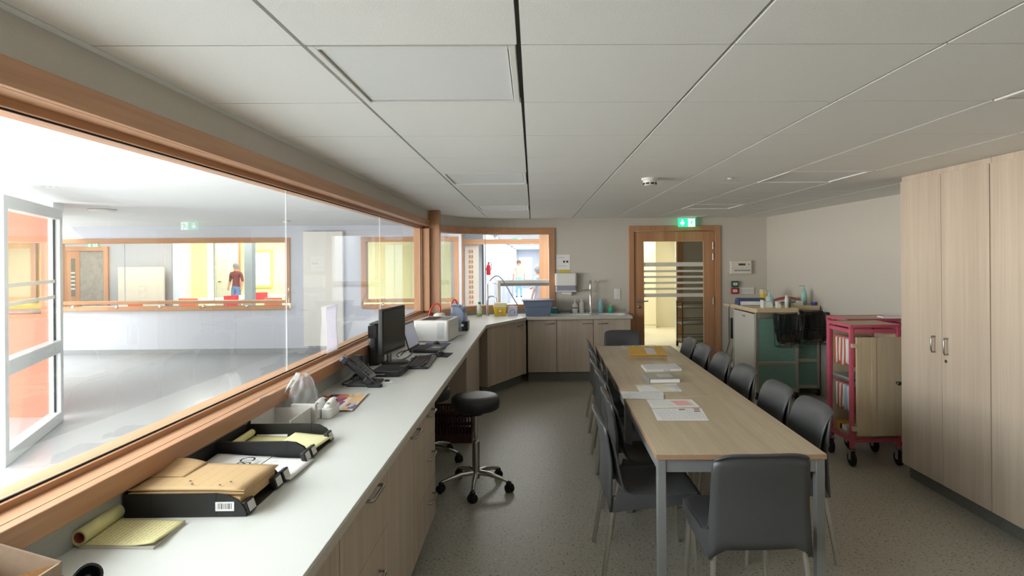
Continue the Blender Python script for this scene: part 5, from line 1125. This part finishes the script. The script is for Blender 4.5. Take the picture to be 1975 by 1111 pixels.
# things on the carts
CZ = 1.06
t = thing('ring_binder', 'blue ring binder lying on the nearer care cart', 'binder', (2.74, 7.38, CZ), -8); B(-.17, -.13, 0, .17, .13, .004).build('back_cover', NAVY, t); B(-.16, -.12, .004, .15, .12, .05).build('pages', PAPER, t); MB().add([(-.17, -.13, .055), (.17, -.13, .055), (.17, .13, .075), (-.17, .13, .075)], [(0, 1, 2, 3)]).build('front_cover', NAVY, t, solid=.004); B(-.174, -.13, 0, -.17, .13, .06).build('spine', NAVY, t)
PUMPM = mat('gel_clear_blue', (176, 210, 216), .25, noise=.02)
bottle('gel_bottle', 'clear blue gel pump bottle on the nearer care cart', (2.865, 7.12, CZ), [(0, 0), (.045, 0), (.048, .04), (.045, .1), (.025, .13), (.016, .135)], PUMPM, mat('mint_pump', (170, 224, 214), .4, noise=.02), .02, pump=True, group='gel bottles')
bottle('gel_bottle', 'slim mint pump bottle on the cart against the right wall', (3.30, 7.15, 1.07), [(0, 0), (.034, 0), (.035, .12), (.026, .165), (.015, .175)], mat('mint_gel', (160, 206, 200), .3, noise=.02), mat('mint_pump2', (130, 196, 190), .4, noise=.02), .02, pump=True, rz=-10, group='gel bottles')
t = thing('glove_dispenser', 'white glove dispenser clip on the front of the nearer cart', 'dispenser', (2.74, 6.90, CZ)); B(-.055, -.04, 0, -.04, .05, .09).build('side', WHITEP, t, bevel=.003); B(-.04, -.03, 0, .05, .05, .075).build('box', PAPER, t, bevel=.003); B(.05, -.035, 0, .06, .045, .05).build('end', WHITEP, t)
t = thing('small_carton', 'small white carton with pink corner on the nearer cart', 'carton', (2.865, 6.88, CZ)); B(-.025, -.03, 0, .025, .03, .07).build('body', PAPER, t, bevel=.002); B(.0, -.0312, .045, .024, -.0302, .066).build('pink_print', mat('pink_corner', (226, 150, 150), .6, noise=.03), t)
bottle('lotion_bottle', 'white upright lotion bottle at the cart edge', (2.965, 6.87, CZ), [(0, 0), (.022, 0), (.023, .10), (.018, .115)], WHITEP, mat('cream_cap', (226, 214, 190), .4, noise=.02), .018)
bottle('lotion_bottle', 'blue grey lotion bottle next to the white one at the cart edge', (3.02, 6.93, CZ), [(0, 0), (.022, 0), (.023, .08), (.017, .095)], mat('blue_grey_bottle', (110, 140, 156), .4, noise=.02), GREYP, .015)
t = thing('paper_pad', 'loose cream papers on the nearer cart', 'paper', (2.94, 7.25, CZ), 10); B(-.12, -.1, 0, .12, .1, .006).build('sheets', PAPER, t); B(-.10, -.08, .006, .08, .07, .009).build('top_sheet', mat('blue_sheet', (60, 84, 140), .6, noise=.03), t)
t = thing('document_wallet', 'red bulging document wallet on the carts', 'wallet', (3.16, 7.40, 1.07), -12)
MB().grid(lambda u, v: (-.19+u*.38, -.12+v*.24, .012+.075*math.sin(math.pi*(u*.75+.05))*(1-.6*abs(v-.5))), 12, 8).build('cover', mat('dull_red_card', (168, 76, 66), .6, noise=.05), t, solid=.004); B(-.185, -.11, 0, .18, .11, .012).build('papers', GREYCARD, t)
t = thing('sharps_bin', 'small yellow and cream sharps box at the back of the carts', 'sharps container', (3.02, 7.62, CZ)); B(-.06, -.05, 0, .06, .05, .11).build('body', _m['sharps_yellow'], t, bevel=.006); B(-.065, -.055, .11, .0, .055, .18).build('lid', _m['sharps_cream'], t, bevel=.006)
t = thing('tape_roll', 'small blue roll on the cart against the right wall', 'roll', (3.385, 7.08, 1.07)); MB().lathe([(.03, 0), (.032, .01), (.032, .032), (.03, .04), (.012, .04)], n=18).build('roll', mat('cobalt', (70, 84, 170), .5, noise=.03), t); MB().lathe([(.012, .0), (.012, .042)], n=12).build('core', PAPER, t)
t = thing('gauze_pack', 'white gauze packs on the cart against the right wall', 'pack', (3.21, 7.08, 1.07)); B(-.05, -.04, 0, .03, .04, .03).build('pack', PAPER, t, bevel=.006); B(-.03, -.03, .03, .04, .03, .055).build('upper_pack', PAPER, t, bevel=.006)
# side trolley behind the near cart
t = thing('drip_trolley', 'chrome framed side trolley with a beech shelf, half hidden left of the care cart', 'trolley', (2.70, 7.95, 0))
B(-.09, -.12, 1.0, .09, .12, 1.03).build('shelf', _m['cart_top_beech'], t, bevel=.004); B(-.08, -.1, .18, .1, .12, .20).build('lower_shelf', WHITEP, t)
for s in (-1, 1): MB().tube([(-.08, s*.1, .09), (-.075, s*.1, .3), (-.02, s*.1, .5), (-.02, s*.1, .84), (-.02, s*.1, 1.0)], .009, 8).build('frame_tube', CHROME, t); caster(t, -.08, s*.1, .04); caster(t, .08, s*.1, .04); MB().tube([(.08, s*.1, .09), (.08, s*.1, 1.0)], .009, 8).build('frame_tube', CHROME, t)
MB().grid(lambda u, v: (.0+.04*math.sin(u*3), -.09+u*.18, .55+v*.28), 6, 6).build('hanging_bag', BLACK, t, solid=.03)

def make_file_cart():
    t = thing('file_cart', '', 'cart', group='raspberry file carts')
    w, d, h = .40, .36, 1.095; z0 = .185; q = .014
    for x in (-w/2+q, w/2-q):
        for y in (q, d-q): B(x-q, y-q, .14, x+q, y+q, h).build('post', PINK, t, bevel=.003); caster(t, x, y, .058)
    for z in (z0, h-.05):
        for y in (0, d-2*q): B(-w/2+2*q, y+.004, z, w/2-2*q, y+2*q-.004, z+.03).build('rail', PINK, t)
        for x in (-w/2, w/2-2*q): B(x+.004, 2*q, z, x+2*q-.004, d-2*q, z+.03).build('rail', PINK, t)
    B(-w/2+.006, .006, h-.002, w/2-.006, d-.006, h+.012).build('top', CREAM, t); tr_ = MB()
    for y in (0, d-.006): tr_.box(-w/2, y, h-.006, w/2, y+.006, h+.016)
    for x in (-w/2, w/2-.006): tr_.box(x, .006, h-.006, x+.006, d-.006, h+.016)
    tr_.build('top_rim', PINK, t)
    B(-w/2+.03, .03, z0+.03, w/2-.03, d-.03, z0+.045).build('bottom_shelf', KRAFT, t); B(-w/2+.03, .03, .66, w/2-.03, d-.03, .68).build('middle_shelf', GREYP, t)
    for z in (1.0, .625): MB().tube([(-w/2+.03, .06, z), (-w/2+.03, d-.05, z)], .006, 8).build('hanging_rail', PINK, t)
    B(w/2-.02, .03, z0+.03, w/2-.012, d-.03, h-.06).build('end_panel', CREAM, t); B(-w/2+.03, d-.022, z0+.03, w/2-.03, d-.014, h-.06).build('back_panel', CREAM, t)
    dr = B(-w/2+.035, -.03, z0+.06, w/2-.005, -.008, h-.08).build('door', CREAM, t, bevel=.002); B(-.05, -.034, z0+.06, -.015, -.03, h-.08).build('stile', CREAM, dr)
    for z in (z0+.10, h-.16): B(-w/2+.0, -.034, z, -w/2+.05, -.006, z+.03).build('hinge_block', CREAM, dr)
    MB().lathe([(.012, 0), (.012, .02), (.016, .022), (.016, .03), (0, .032)], M=Matrix.Translation((w/2-.05, -.03, .66)) @ Matrix.Rotation(R(90), 4, 'X'), n=14).build('knob', mat('green_brass', (96, 104, 84), .4, .7, noise=.05), dr); B(w/2-.04, -.04, .652, w/2-.004, -.03, .668).build('latch', STEEL, dr)
    return t
fc = make_file_cart(); fc.location = (2.685, 4.60, 0); fc['label'] = 'raspberry file cart with a birch door beside the tall cupboard, nearer one'
fc2 = dup(fc, 'raspberry file cart standing behind the nearer one', (2.955, 5.04, 0)); fc2.scale = (1.3, 1, 1)
fc.scale = (1, 1, 1)
# hanging files, each a thing
FOLD = {'orange': mat('orange_folder', (196, 96, 62), .7, noise=.05), 'white': mat('white_wallet', (224, 224, 222), .5, noise=.02), 'blue': mat('blue_wallet', (164, 190, 204), .5, noise=.03)}
fl = 0
for zt, hh, lst in ((.995, .22, 'owwowowowo'), (.62, .21, 'owbbwowow')):
    for i, k in enumerate(lst):
        colr = {'o': 'orange', 'w': 'white', 'b': 'blue'}[k]; y = 4.60+.065+i*.0255; top = 'upper' if zt > .8 else 'lower'
        hq = hh*(1 if k == 'o' else .86+.2*random.random())
        o = MB().grid(lambda u, v: (u*.28, .004*math.sin(v*4+i)+(v-.5)*.004, -v*hq), 4, 5).build('hanging_file', FOLD[colr], solid=.006); o.location = (2.51, y, zt-.008)
        tag(o, '%s hanging file, %s from the door on the %s rail of the file cart' % (colr, ('first', 'second', 'third', 'fourth', 'fifth', 'sixth', 'seventh', 'eighth', 'ninth', 'tenth')[i], top), 'file', 'hanging files in the file cart')
for i, (y, m, lb) in enumerate(((4.68, KRAFT, 'brown folder flat on the bottom shelf of the file cart'), (4.80, PAPER, 'white papers flat on the bottom shelf of the file cart'), (4.87, mat('amber_folder', (214, 150, 60), .7, noise=.04), 'amber folder at the back of the bottom shelf of the file cart'))):
    slab('flat_folder', lb, 'folder', [(2.53, y-.05), (2.80, y-.05), (2.80, y+.045), (2.53, y+.045)], .232, m, .03+.012*i, 'flat folders in the file cart')
slab('papers', 'white papers on top of the rear file cart', 'paper', [(3.02, 5.06), (3.20, 5.04), (3.22, 5.2), (3.05, 5.2)], 1.112, PAPER, .012)
